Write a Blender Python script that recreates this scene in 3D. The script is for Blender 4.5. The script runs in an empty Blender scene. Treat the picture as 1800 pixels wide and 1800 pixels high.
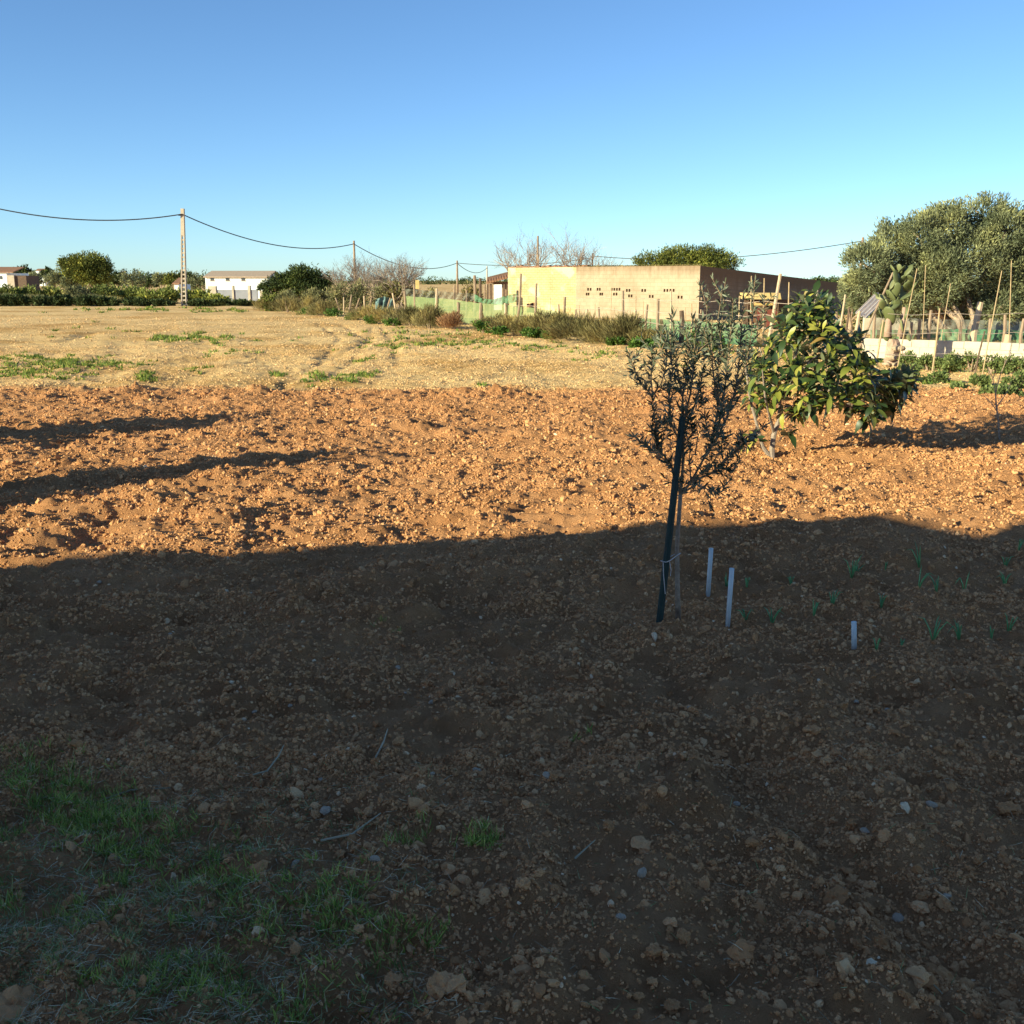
import bpy, math, random
import numpy as np
from mathutils import Vector

random.seed(7)
rng = np.random.default_rng(11)
SC = bpy.context.scene
COL = SC.collection
# ------------------------------------------------------------------ camera, sky, sun, exposure
CAM_H = 2.0
PITCH = math.radians(12.45)
FPX = 1845.0                      # focal length in pixels of the 1800 px photograph
cam = bpy.data.cameras.new('camera'); cam_o = bpy.data.objects.new('camera', cam); COL.objects.link(cam_o)
cam.sensor_width = 36.0; cam.sensor_fit = 'HORIZONTAL'; cam.lens = FPX / 1800 * 36.0
cam.clip_end = 9000; cam.clip_start = 0.05
cam_o.location = (0, 0, CAM_H); cam_o.rotation_euler = (math.pi / 2 - PITCH, 0, 0)
SC.camera = cam_o

SUN_EL = math.radians(16.5)
SDX, SDY = 0.835, 0.550           # horizontal direction in which shadows fall
w = bpy.data.worlds.new('World'); SC.world = w; w.use_nodes = True
nt = w.node_tree; bg = nt.nodes['Background']
sky = nt.nodes.new('ShaderNodeTexSky'); sky.sky_type = 'NISHITA'; sky.sun_disc = False
sky.sun_elevation = SUN_EL
sky.sun_rotation = math.atan2(-SDX, -SDY)
sky.altitude = 0; sky.air_density = 0.7; sky.dust_density = 0.15; sky.ozone_density = 3.0
tint = nt.nodes.new('ShaderNodeMix'); tint.data_type = 'RGBA'; tint.blend_type = 'MULTIPLY'; tint.inputs[0].default_value = 1   # white balance of the whole sky
tint.inputs[7].default_value = (.66, .79, .85, 1)
nt.links.new(sky.outputs[0], tint.inputs[6]); nt.links.new(tint.outputs[2], bg.inputs[0]); bg.inputs[1].default_value = 0.052
sl = bpy.data.lights.new('sun', 'SUN'); sl.energy = 2.15; sl.angle = math.radians(0.5); sl.color = (1.0, 0.985, 0.66)
so = bpy.data.objects.new('sun', sl); COL.objects.link(so)
so.rotation_euler = Vector((SDX, SDY, -math.tan(SUN_EL))).to_track_quat('-Z', 'Y').to_euler()
vs = SC.view_settings; vs.view_transform = 'Standard'; vs.look = 'None'; vs.gamma = 1; vs.exposure = 2.12
vs.use_curve_mapping = False

# ------------------------------------------------------------------ pixel of the photograph -> place in the world
_cp, _sp = math.cos(PITCH), math.sin(PITCH)
def ray(px, py):
    u = (px - 900) / FPX; v = (900 - py) / FPX
    return Vector((u, _cp + v * _sp, -_sp + v * _cp))
def G(px, py):
    d = ray(px, py); t = CAM_H / -d.z
    return (d.x * t, d.y * t)
def AT(px, py, Y):
    d = ray(px, py); t = Y / d.y
    return Vector((d.x * t, Y, CAM_H + d.z * t))

# ------------------------------------------------------------------ noise
def _hash(ix, iy, s):
    h = (ix.astype(np.int64) * 374761393 + iy.astype(np.int64) * 668265263 + s * 1442695041) & 0xFFFFFFFF
    h = ((h ^ (h >> 13)) * 1274126177) & 0xFFFFFFFF
    h = (h ^ (h >> 16)) & 0xFFFFFFFF
    return h / 4294967296.0
def perlin(x, y, s=0):
    ix = np.floor(x); iy = np.floor(y); fx = x - ix; fy = y - iy
    ux = fx * fx * fx * (fx * (fx * 6 - 15) + 10); uy = fy * fy * fy * (fy * (fy * 6 - 15) + 10)
    def g(a, b):
        t = _hash(ix + a, iy + b, s) * 6.2831853
        return np.cos(t) * (fx - a) + np.sin(t) * (fy - b)
    a = g(0, 0); b = g(1, 0); c = g(0, 1); d = g(1, 1)
    return ((a + (b - a) * ux) * (1 - uy) + (c + (d - c) * ux) * uy) * 1.5
def lumps(x, y, s, fill=0.8):
    """height of scattered half-buried clods, one or none to a cell"""
    ix = np.floor(x); iy = np.floor(y); out = np.zeros_like(x)
    for a in (-1, 0, 1):
        for b in (-1, 0, 1):
            cx = ix + a; cy = iy + b
            px = cx + .15 + .7 * _hash(cx, cy, s); py = cy + .15 + .7 * _hash(cx, cy, s + 1)
            r = .18 + .42 * _hash(cx, cy, s + 2) ** 2
            r = np.where(_hash(cx, cy, s + 3) < fill, r, .01)
            d2 = (x - px) ** 2 + (y - py) ** 2
            out = np.maximum(out, np.sqrt(np.maximum(r * r - d2, 0)))
    return out
def sstep(a, b, x):
    t = np.clip((x - a) / (b - a), 0, 1); return t * t * (3 - 2 * t)

# hollows and ruts: (ground polyline, half width, depth)
RUTS = []
def rut(pix, wd, dp): RUTS.append(([G(*p) for p in pix], wd, dp))
rut([(1180, 1160), (1300, 1350), (1420, 1480), (1560, 1570), (1720, 1700), (1800, 1760)], .12, .085)
rut([(190, 1290), (195, 1180), (230, 1120), (330, 1090)], .12, .07)
rut([(330, 1085), (560, 1072), (860, 1060)], .12, .06)
rut([(480, 1260), (620, 1235), (740, 1225)], .10, .05)
rut([(1480, 1245), (1640, 1222), (1800, 1205)], .10, .07)
rut([(1320, 1330), (1310, 1370)], .12, .06)
rut([(300, 1070), (900, 1010), (1500, 985)], .16, -.05)
rut([(420, 1300), (760, 1270), (1080, 1290)], .18, -.05)
rut([(720, 1690), (830, 1700)], .12, .06)
rut([(30, 762), (140, 742), (300, 735), (420, 745)], .20, .06)
rut([(150, 850), (240, 832), (400, 835), (540, 815)], .20, .05)
rut([(85, 785), (105, 778)], .18, .12)
rut([(185, 912), (250, 905)], .13, .11)
rut([(155, 945), (178, 930)], .13, .11)
rut([(120, 968), (160, 956)], .14, .10)
rut([(0, 890), (18, 905)], .16, .12)
rut([(0, 945), (12, 950)], .14, .10)
rut([(440, 930), (470, 925)], .12, .07)
rut([(770, 738), (930, 735)], .10, .04)
rut([(250, 890), (380, 900)], .2, -.06)
rut([(300, 960), (420, 945)], .25, -.05)
rut([(1500, 800), (1800, 835)], .3, -.06)
# wheel tracks in the pale part of the field
rut([(460, 700), (560, 640), (600, 595), (560, 570)], .14, .05)
rut([(530, 690), (620, 640), (645, 595), (600, 570)], .14, .05)
rut([(700, 640), (690, 600), (670, 575)], .16, .06)
rut([(110, 600), (170, 583)], .2, .09)
rut([(300, 607), (460, 600)], .2, .09)
rut([(560, 640), (650, 600), (655, 575)], .14, .05)

def H(x, y):
    x = np.asarray(x, float); y = np.asarray(y, float)
    wt = sstep(20.4, 19.3, y + .25 * perlin(x / 1.5, y / 1.5, 77))
    near = sstep(60, 30, y) * sstep(24, 18, np.abs(x))
    h = .055 * perlin(x / 2.1, y / 2.1, 1) + .04 * perlin(x / .8, y / .65, 2) * near
    t = .034 * perlin(x / .33, y / .27, 3) + .022 * perlin(x / .13, y / .13, 4) + .012 * perlin(x / .065, y / .065, 14)
    wx_ = x * .16 + y + .35 * perlin(x / 2.2, y / 2.2, 41)
    t = t + .022 * np.sin(wx_ * 6.283 / .42 + 1.2 * perlin(x / .7, y / .5, 42)) * sstep(-.5, .5, perlin(x / 2.5, y / 1.6, 43)) * sstep(3, 8, y)
    t = t + .16 * np.maximum(lumps(x / .55, y / .5, 25, .30) - .12, 0) * (1 + .8 * perlin(x / .09, y / .09, 26))
    t = t + .11 * lumps(x / .21, y / .21, 5, .5) * .5 + .05 * lumps(x / .10, y / .10, 9, .7)
    f = .020 * perlin(x / .5, y / .3, 6) + .016 * perlin(x / .2, y / .16, 7) + .03 * lumps(x / .26, y / .26, 15, .55)
    # harrow lines in the pale part
    f = f + .026 * np.sin(x * 3.2 + 2.5 * perlin(x / 6, y / 6, 8) + y * .9) * sstep(-1, .6, perlin(x / 5, y / 5, 19))
    h = h + near * (wt * t + (1 - wt) * f) + wt * .02
    for pts, wd, dp in RUTS:
        x0 = min(p[0] for p in pts) - 4 * wd; x1 = max(p[0] for p in pts) + 4 * wd
        y0 = min(p[1] for p in pts) - 4 * wd; y1 = max(p[1] for p in pts) + 4 * wd
        m = (x > x0) & (x < x1) & (y > y0) & (y < y1)
        if not m.any(): continue
        X = x[m]; Y = y[m]; D = np.full(X.shape, 1e9)
        for (ax, ay), (bx, by) in zip(pts[:-1], pts[1:]):
            L2 = (bx - ax) ** 2 + (by - ay) ** 2
            tt = np.clip(((X - ax) * (bx - ax) + (Y - ay) * (by - ay)) / L2, 0, 1)
            D = np.minimum(D, (X - ax - tt * (bx - ax)) ** 2 + (Y - ay - tt * (by - ay)) ** 2)
        wv = 1 + .45 * perlin(X / .45, Y / .45, 31)
        h[m] -= dp * np.exp(-D / (2 * (wd * .8 * wv) ** 2)) * (.75 + .5 * perlin(X / .8, Y / .8, 32))
    return h
def hz(x, y): return float(H(np.array([x]), np.array([y]))[0])

# ------------------------------------------------------------------ material helpers
MATS = {}
def alb(c): return tuple(min(.85, a * k) for a, k in zip(c, (2.4, 2.06, 1.9)))
def albf(c): return tuple(min(.8, a * k) for a, k in zip(c, (2.0, 2.0, 1.85)))
def newmat(name):
    m = bpy.data.materials.new(name); m.use_nodes = True
    MATS[name] = m
    return m, m.node_tree.nodes, m.node_tree.links, m.node_tree.nodes['Principled BSDF']
def ramp(N, cols):
    r = N.new('ShaderNodeValToRGB'); e = r.color_ramp.elements
    while len(e) < len(cols): e.new(0.5)
    for k, (p, c) in enumerate(cols): e[k].position = p; e[k].color = (*c, 1)
    return r
def mix(N, L, fac, a, b, blend='MIX'):
    m = N.new('ShaderNodeMix'); m.data_type = 'RGBA'; m.blend_type = blend
    for sock, v in ((m.inputs[0], fac), (m.inputs[6], a), (m.inputs[7], b)):
        if hasattr(v, 'links') or isinstance(v, bpy.types.NodeSocket): L.new(v, sock)
        elif isinstance(v, (int, float)): sock.default_value = v
        else: sock.default_value = (*v, 1)
    return m.outputs[2]
def noise(N, L, scale, detail=4, rough=.6, vec=None):
    n = N.new('ShaderNodeTexNoise'); n.inputs['Scale'].default_value = scale
    n.inputs['Detail'].default_value = detail; n.inputs['Roughness'].default_value = rough
    if vec is not None: L.new(vec, n.inputs['Vector'])
    return n.outputs['Fac']
def objco(N):
    return N.new('ShaderNodeTexCoord').outputs['Object']
def plain(name, c1, c2, scale=6, rough=.8, bump=.3, spec=.25, detail=6, metal=0, stretch=None):
    """two-tone weathered surface"""
    c1, c2 = alb(c1), alb(c2)
    m, N, L, B = newmat(name)
    co = objco(N)
    if stretch:
        mp = N.new('ShaderNodeMapping'); mp.inputs['Scale'].default_value = stretch; L.new(co, mp.inputs[0]); co = mp.outputs[0]
    f = noise(N, L, scale, detail, .65, co)
    r = ramp(N, [(.32, c1), (.68, c2)]); L.new(f, r.inputs[0]); L.new(r.outputs[0], B.inputs['Base Color'])
    B.inputs['Roughness'].default_value = rough; B.inputs['Specular IOR Level'].default_value = spec; B.inputs['Metallic'].default_value = metal
    if bump:
        b = N.new('ShaderNodeBump'); b.inputs['Strength'].default_value = bump; b.inputs['Distance'].default_value = .02
        L.new(noise(N, L, scale * 5, 5, .7, co), b.inputs['Height']); L.new(b.outputs[0], B.inputs['Normal'])
    return m
def foliage(name, cols, rough=.55, trans=.25, spec=.3, clump=None, back=None):
    """leaf colour varies from leaf to leaf; some light passes through"""
    m, N, L, B = newmat(name)
    g = N.new('ShaderNodeNewGeometry'); cols = [(p, albf(c)) for p, c in cols]; back = albf(back) if back else None
    oi = N.new('ShaderNodeObjectInfo'); ad = N.new('ShaderNodeMath'); ad.operation = 'ADD'; fr = N.new('ShaderNodeMath'); fr.operation = 'FRACT'
    L.new(g.outputs['Random Per Island'], ad.inputs[0]); L.new(oi.outputs['Random'], ad.inputs[1]); L.new(ad.outputs[0], fr.inputs[0])
    r = ramp(N, cols); L.new(fr.outputs[0], r.inputs[0])
    col = r.outputs[0]
    if back is not None: col = mix(N, L, g.outputs['Backfacing'], col, back)
    if clump:      # tone varies from clump to clump by noise
        cr = ramp(N, [(.36, (.55, .60, .62)), (.52, (1, 1, 1)), (.66, (1.55, 1.45, 1.2))]); L.new(noise(N, L, clump, 2, .5, g.outputs['Position']), cr.inputs[0]); col = mix(N, L, 1, col, cr.outputs[0], 'MULTIPLY')
    L.new(col, B.inputs['Base Color'])
    B.inputs['Roughness'].default_value = rough; B.inputs['Specular IOR Level'].default_value = spec
    if trans:
        t = N.new('ShaderNodeBsdfTranslucent')
        hs = N.new('ShaderNodeHueSaturation'); hs.inputs['Hue'].default_value = .48; hs.inputs['Value'].default_value = 1.3
        L.new(col, hs.inputs['Color']); L.new(hs.outputs[0], t.inputs[0])
        mx = N.new('ShaderNodeMixShader'); mx.inputs[0].default_value = trans
        out = N['Material Output'] if False else m.node_tree.nodes['Material Output']
        L.new(B.outputs[0], mx.inputs[1]); L.new(t.outputs[0], mx.inputs[2]); L.new(mx.outputs[0], out.inputs[0])
    return m

# ------------------------------------------------------------------ mesh helpers
def mesh_arrays(name, V, F3=None, F4=None, smooth=False):
    me = bpy.data.meshes.new(name)
    V = np.asarray(V, np.float32)
    n3 = 0 if F3 is None else len(F3); n4 = 0 if F4 is None else len(F4)
    idx = []; starts = []
    if n3: idx.append(np.asarray(F3, np.int32).ravel()); starts.append(np.arange(n3, dtype=np.int32) * 3)
    if n4: idx.append(np.asarray(F4, np.int32).ravel()); starts.append(n3 * 3 + np.arange(n4, dtype=np.int32) * 4)
    idx = np.concatenate(idx); starts = np.concatenate(starts)
    me.vertices.add(len(V)); me.vertices.foreach_set('co', V.ravel())
    me.loops.add(len(idx)); me.loops.foreach_set('vertex_index', idx)
    me.polygons.add(n3 + n4); me.polygons.foreach_set('loop_start', starts)
    me.update(calc_edges=True); me.validate()
    me.polygons.foreach_set('use_smooth', np.full(len(me.polygons), bool(smooth)))
    return me
def link(name, me, mat=None, parent=None, loc=None):
    o = bpy.data.objects.new(name, me); COL.objects.link(o)
    if mat is not None and me is not None and not me.materials: me.materials.append(MATS[mat] if isinstance(mat, str) else mat)
    if parent is not None: o.parent = parent
    if loc is not None: o.location = loc
    return o
def tag(o, label=None, cat=None, group=None, kind=None):
    if label: o['label'] = label
    if cat: o['category'] = cat
    if group: o['group'] = group
    if kind: o['kind'] = kind
    return o
def empty(name, loc, label, cat, group=None, rz=0):
    o = bpy.data.objects.new(name, None); COL.objects.link(o); o.location = loc; o.rotation_euler[2] = rz
    o.empty_display_size = .1
    return tag(o, label, cat, group)
class MB:
    def __init__(s, org=(0, 0, 0)): s.V = []; s.F3 = []; s.F4 = []; s.n = 0; s.org = np.array(org, float)
    def add(s, V, F3=(), F4=()):
        V = np.asarray(V, float).reshape(-1, 3)
        s.V.append(V)
        if len(F3): s.F3.append(np.asarray(F3, int) + s.n)
        if len(F4): s.F4.append(np.asarray(F4, int) + s.n)
        s.n += len(V); return s
    def hexa(s, P):     # eight corners: bottom 4 ccw, top 4 ccw
        return s.add(P, F4=[(3, 2, 1, 0), (4, 5, 6, 7), (0, 1, 5, 4), (1, 2, 6, 5), (2, 3, 7, 6), (3, 0, 4, 7)])
    def box(s, a, b):
        x0, y0, z0 = a; x1, y1, z1 = b
        return s.hexa([(x0, y0, z0), (x1, y0, z0), (x1, y1, z0), (x0, y1, z0), (x0, y0, z1), (x1, y0, z1), (x1, y1, z1), (x0, y1, z1)])
    def tube(s, pts, rad, n=6):
        P = [Vector(p) for p in pts]; k = len(P)
        if not hasattr(rad, '__len__'): rad = [rad] * k
        V = []; up = None
        for i in range(k):
            d = (P[min(i + 1, k - 1)] - P[max(i - 1, 0)])
            d = d.normalized() if d.length > 1e-9 else Vector((0, 0, 1))
            if up is None: up = Vector((1, 0, 0)) if abs(d.x) < .8 else Vector((0, 1, 0))
            a = (up - d * up.dot(d)).normalized(); b = d.cross(a); up = a
            for j in range(n):
                t = 2 * math.pi * j / n
                V.append(P[i] + (a * math.cos(t) + b * math.sin(t)) * rad[i])
        F4 = [(i * n + j, i * n + (j + 1) % n, (i + 1) * n + (j + 1) % n, (i + 1) * n + j) for i in range(k - 1) for j in range(n)]
        F3 = [(0, j + 1, j) for j in range(1, n - 1)] + [((k - 1) * n, (k - 1) * n + j, (k - 1) * n + j + 1) for j in range(1, n - 1)]
        return s.add(V, F3, F4)
    def build(s, name, mat, parent=None, smooth=False):
        V = np.concatenate(s.V) - s.org
        me = mesh_arrays(name, V, np.concatenate(s.F3) if s.F3 else None, np.concatenate(s.F4) if s.F4 else None, smooth)
        o = link(name, me, mat, parent)
        if parent is None: o.location = s.org
        return o
def frames(d, nrm=None):
    d = d / np.linalg.norm(d, axis=1, keepdims=True)
    if nrm is None: nrm = rng.normal(size=d.shape)
    b = np.cross(nrm, d); b /= np.linalg.norm(b, axis=1, keepdims=True) + 1e-9
    n = np.cross(d, b)
    return np.stack([d, b, n], axis=2)          # columns: along, across, normal
def instances(T, pos, R, S):
    """template vertices T (k,3) at pos with rotation R (N,3,3) and scale S (N,3)"""
    X = T[None] * S[:, None, :]
    return (np.einsum('nij,nkj->nki', R, X) + pos[:, None, :]).reshape(-1, 3)
def tile_faces(F, k, N): return (np.asarray(F)[None] + (np.arange(N) * k)[:, None, None]).reshape(-1, len(F[0]))
# leaf templates: x along, y across, z normal
T_CARD = np.array([(0, 0, 0), (.45, .5, .06), (1, 0, -.06), (.45, -.5, .06)]); F_CARD = [(0, 3, 2, 1)]
T_BLADE = np.array([(0, -.5, 0), (0, .5, 0), (.5, .4, .09), (.5, -.4, .09), (1, 0, 0)]); F_BL4 = [(0, 1, 2, 3)]; F_BL3 = [(3, 2, 4)]
def loquat_template(droop, twist=0.0):
    V = []; F = []
    prof = [0.10, .50, .82, 1.0, .90, .55, .04]
    for i, p in enumerate(prof):
        t = i / (len(prof) - 1); z = -droop * t * t
        x = t * (1 - .25 * droop * t)
        ca, sa = math.cos(twist * t), math.sin(twist * t); e = .19 * p; k = .04 * p
        V += [(x, -e * ca - k * sa, z - e * sa + k * ca), (x, .03 * math.sin(5 * t + twist), z), (x, e * ca - k * sa, z + e * sa + k * ca)]
    for i in range(len(prof) - 1):
        a = i * 3
        F += [(a, a + 3, a + 4, a + 1), (a + 1, a + 4, a + 5, a + 2)]
    return np.array(V), F
def leaves_mesh(name, pos, d, length, width, nrm=None, T=T_CARD, F=F_CARD):
    N = len(pos); S = np.stack([length, width, length], axis=1)
    V = instances(T, pos, frames(d, nrm), S)
    FF = tile_faces(F, len(T), N)
    return mesh_arrays(name, V, F4=FF)
def unit(n):
    v = rng.normal(size=(n, 3)); return v / np.linalg.norm(v, axis=1, keepdims=True)
def crown(lobes, n, size, aspect=.35, per=22, spread=.13, up=.35, out=.7, shell=.5, upnrm=.6):
    """leaf positions in clumps through the volume of a few lobes (centre, radii)"""
    C = np.array([l[0] for l in lobes], float); R = np.array([l[1] if hasattr(l[1], '__len__') else (l[1],) * 3 for l in lobes], float)
    wgt = (R.prod(axis=1)) ** (2 / 3); wgt /= wgt.sum()
    nc = max(4, n // per); li = rng.choice(len(lobes), nc, p=wgt)
    dr = unit(nc); rr = (shell + (1 - shell) * rng.random(nc)) * (.82 + .3 * rng.random(nc))
    cc = C[li] + dr * R[li] * rr[:, None]
    k = rng.integers(0, nc, n)
    pos = cc[k] + np.clip(rng.normal(size=(n, 3)), -1.6, 1.6) * (R[li][k].mean(axis=1) * spread)[:, None]
    d = dr[k] * out + rng.normal(size=(n, 3)) * .55; d[:, 2] += up
    nr = rng.normal(size=(n, 3)) + dr[k] * .7; nr[:, 2] += upnrm
    ln = size * (.6 + .8 * rng.random(n))
    return pos, d, ln, ln * aspect * (.8 + .4 * rng.random(n)), nr
def strands(base_c, rx, ry, h, n, wd, lean=.35, zb=0.0, droop=.0, lobes=7):
    """a shrub of fine upright wands, gathered into a few plumes"""
    lb = rng.normal(size=(lobes, 2)) * .55; lh = .7 + .4 * rng.random(lobes); k = rng.integers(0, lobes, n)
    bx = base_c[0] + (lb[k, 0] + rng.normal(size=n) * .26) * rx; by = base_c[1] + (lb[k, 1] + rng.normal(size=n) * .26) * ry
    t = rng.random(n) ** .7
    rad2 = np.minimum(1.2, ((bx - base_c[0]) / max(rx, .1)) ** 2 + ((by - base_c[1]) / max(ry, .1)) ** 2)
    bz = base_c[2] + zb + h * lh[k] * t * .78 * (1 - .22 * rad2)
    d = np.stack([(bx - base_c[0]) / max(rx, .1) * lean + rng.normal(size=n) * .30, (by - base_c[1]) / max(ry, .1) * lean + rng.normal(size=n) * .30, .75 + .3 * rng.random(n) - droop * rng.random(n)], axis=1)
    ln = h * (.16 + .2 * rng.random(n))
    return np.stack([bx, by, bz], axis=1), d, ln, wd * (.6 + .8 * rng.random(n))
ORD = ['first', 'second', 'third', 'fourth', 'fifth', 'sixth', 'seventh', 'eighth', 'ninth', 'tenth', 'eleventh', 'twelfth', 'thirteenth', 'fourteenth', 'fifteenth',
       'sixteenth', 'seventeenth', 'eighteenth', 'nineteenth', 'twentieth', 'twenty-first', 'twenty-second', 'twenty-third', 'twenty-fourth', 'twenty-fifth', 'twenty-sixth', 'twenty-seventh', 'twenty-eighth']

# ------------------------------------------------------------------ materials
def soil_mat():
    m, N, L, B = newmat('soil')
    g = N.new('ShaderNodeNewGeometry'); pos = g.outputs['Position']
    sp = N.new('ShaderNodeSeparateXYZ'); L.new(pos, sp.inputs[0])
    n1 = noise(N, L, .55, 3, .5, pos); n2 = noise(N, L, 5, 5, .7, pos); n3 = noise(N, L, 45, 5, .75, pos)
    # freshly worked loam
    r1 = ramp(N, [(.30, (0.448, 0.194, 0.079)), (.55, (0.665, 0.316, 0.138)), (.8, (0.823, 0.426, 0.205))]); L.new(n2, r1.inputs[0])
    til = mix(N, L, .45, r1.outputs[0], mix(N, L, n3, (0.400, 0.165, 0.066), (0.848, 0.420, 0.194)))
    pr = ramp(N, [(.38, (.80, .77, .74)), (.62, (1.06, 1.06, 1.06))]); L.new(noise(N, L, .9, 5, .6, pos), pr.inputs[0]); til = mix(N, L, 1, til, pr.outputs[0], 'MULTIPLY')
    # dry crusted soil further off
    r2 = ramp(N, [(.30, (0.648, 0.363, 0.146)), (.55, (0.880, 0.568, 0.257)), (.8, (0.880, 0.693, 0.356))]); L.new(n2, r2.inputs[0])
    dry = mix(N, L, .35, r2.outputs[0], mix(N, L, n3, (0.563, 0.316, 0.143), (0.880, 0.674, 0.398)))
    big = ramp(N, [(.36, (.72, .60, .44)), (.52, (.98, .95, .90)), (.66, (1.06, 1.05, 1.02))]); L.new(noise(N, L, .22, 4, .6, pos), big.inputs[0])
    dry = mix(N, L, 1.0, dry, big.outputs[0], 'MULTIPLY')
    # edge of the tilled strip
    ad = N.new('ShaderNodeMath'); ad.operation = 'MULTIPLY_ADD'; L.new(n2, ad.inputs[0]); ad.inputs[1].default_value = 1.8; L.new(sp.outputs[1], ad.inputs[2])
    mr = N.new('ShaderNodeMapRange'); mr.inputs[1].default_value = 19.9; mr.inputs[2].default_value = 21.1; L.new(ad.outputs[0], mr.inputs[0])
    col = mix(N, L, mr.outputs[0], til, dry)
    L.new(col, B.inputs['Base Color'])
    B.inputs['Roughness'].default_value = .95; B.inputs['Specular IOR Level'].default_value = .1
    b = N.new('ShaderNodeBump'); b.inputs['Strength'].default_value = 1.0; b.inputs['Distance'].default_value = .05
    L.new(noise(N, L, 38, 8, .8, pos), b.inputs['Height'])
    L.new(b.outputs[0], B.inputs['Normal'])
soil_mat()
def clod_mat():
    m, N, L, B = newmat('clod')
    g = N.new('ShaderNodeNewGeometry'); pos = g.outputs['Position']
    oi = N.new('ShaderNodeObjectInfo'); rnd = oi.outputs['Random']
    sp = N.new('ShaderNodeSeparateXYZ'); L.new(pos, sp.inputs[0])
    n3 = noise(N, L, 50, 4, .7, pos)
    a = ramp(N, [(0, (0.436, 0.199, 0.082)), (.5, (0.593, 0.286, 0.125)), (.95, (0.726, 0.374, 0.173)), (.994, (0.799, 0.477, 0.245)), (.999, (0.880, 0.658, 0.435))]); L.new(rnd, a.inputs[0])
    d = ramp(N, [(0, (0.486, 0.266, 0.115)), (.5, (0.694, 0.417, 0.194)), (1, (0.879, 0.585, 0.304))]); L.new(rnd, d.inputs[0])
    mr = N.new('ShaderNodeMapRange'); mr.inputs[1].default_value = 19.4; mr.inputs[2].default_value = 19.9; L.new(sp.outputs[1], mr.inputs[0])
    c = mix(N, L, mr.outputs[0], a.outputs[0], d.outputs[0])
    c = mix(N, L, 1.0, c, mix(N, L, n3, (.72, .70, .68), (1.2, 1.2, 1.2)), 'MULTIPLY')
    L.new(c, B.inputs['Base Color']); B.inputs['Roughness'].default_value = .95; B.inputs['Specular IOR Level'].default_value = .1
    b = N.new('ShaderNodeBump'); b.inputs['Strength'].default_value = .8; b.inputs['Distance'].default_value = .008
    L.new(noise(N, L, 90, 4, .7, pos), b.inputs['Height']); L.new(b.outputs[0], B.inputs['Normal'])
clod_mat()
plain('stone', (.14, .115, .085), (.23, .195, .15), 14, .85, .4)
plain('bark_grey', (.10, .075, .055), (.22, .18, .14), 20, .9, .6, .1)
plain('bark_pale', (.095, .082, .070), (.155, .138, .122), 9, .85, .4, .15)
plain('twig', (.075, .055, .036), (.15, .115, .075), 30, .8, .3, .2)
plain('shoot', (.30, .22, .11), (.44, .35, .19), 30, .7, .2, .2)
plain('wood_grey', (.085, .065, .048), (.17, .137, .105), 4, .9, .4, .1, stretch=(6, 6, 1))
plain('wood_dark', (.035, .025, .02), (.08, .06, .045), 5, .85, .4, .15, stretch=(6, 6, 1))
plain('wood_pale', (.17, .135, .095), (.27, .225, .165), 4, .85, .3, .15, stretch=(6, 6, 1))
plain('cane', (.14, .105, .062), (.23, .185, .115), 5, .7, .2, .25, stretch=(4, 4, 1))
plain('concrete', (.17, .155, .13), (.23, .212, .18), 3, .85, .3, .15)
plain('white_render', (.40, .40, .40), (.50, .50, .50), 1.5, .8, .2, .15)
plain('grey_render', (.105, .12, .15), (.14, .16, .195), 1.5, .85, .2, .1)
plain('roof_tile', (.16, .135, .11), (.22, .185, .15), 6, .9, .4, .1)
plain('roof_terracotta', (.10, .060, .040), (.15, .090, .060), 6, .85, .4, .1)
plain('hole_shade', (.012, .011, .010), (.03, .027, .024), 4, .9, 0, .1)
plain('glass_dark', (.02, .025, .03), (.05, .06, .07), 3, .15, 0, .5)
plain('rust', (.055, .032, .020), (.11, .066, .040), 4, .85, .4, .15)
plain('red_paint', (.055, .018, .015), (.10, .034, .026), 3, .7, .3, .2)
plain('cable', (.012, .012, .013), (.03, .03, .032), 5, .6, 0, .3)
plain('wire', (.16, .14, .12), (.28, .25, .22), 9, .5, 0, .4)
plain('pipe_grey', (.23, .27, .28), (.29, .335, .345), 7, .5, .08, .35)
plain('stake_green', (.005, .013, .012), (.011, .024, .021), 9, .55, .25, .35, stretch=(5, 5, 1))
plain('string', (.22, .21, .20), (.30, .29, .28), 40, .9, .3, .1)
plain('yellow_board', (.20, .155, .065), (.28, .225, .105), 3, .8, .2, .15)
plain('tarp_teal', (.035, .075, .08), (.08, .13, .135), 3, .7, .3, .2)
plain('zinc', (.22, .22, .22), (.32, .32, .32), 3, .6, .2, .2)
plain('terracotta_pot', (.40, .24, .15), (.52, .34, .23), 4, .85, .3, .1)
plain('trunk_cactus', (.12, .085, .068), (.22, .17, .14), 5, .9, .5, .1)
plain('whitewash', (.18, .172, .145), (.25, .24, .205), 2.0, .85, .25, .1)
foliage('loquat_leaf', [(0, (.012, .022, .008)), (.46, (.020, .034, .010)), (.64, (.060, .074, .014)), (.88, (.150, .145, .025)), (.97, (.20, .17, .036)), (1, (.14, .085, .03))], .42, .18, .4, back=(.085, .09, .052))  # brightest tones, dealt out at random, stand in for sunlit leaves
foliage('olive_leaf', [(0, (.014, .019, .012)), (.6, (.036, .042, .025)), (1, (.085, .088, .052))], .5, .10, .3, back=(.095, .098, .07))
foliage('olive_tree_leaf', [(0, (.044, .048, .028)), (.5, (.100, .106, .060)), (1, (.18, .178, .105))], .6, .15, .2, clump=1.1, back=(.105, .108, .062))
foliage('pine_leaf', [(0, (.028, .036, .010)), (.6, (.070, .078, .018)), (1, (.15, .14, .034))], .6, .15, .2, clump=.45)
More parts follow.
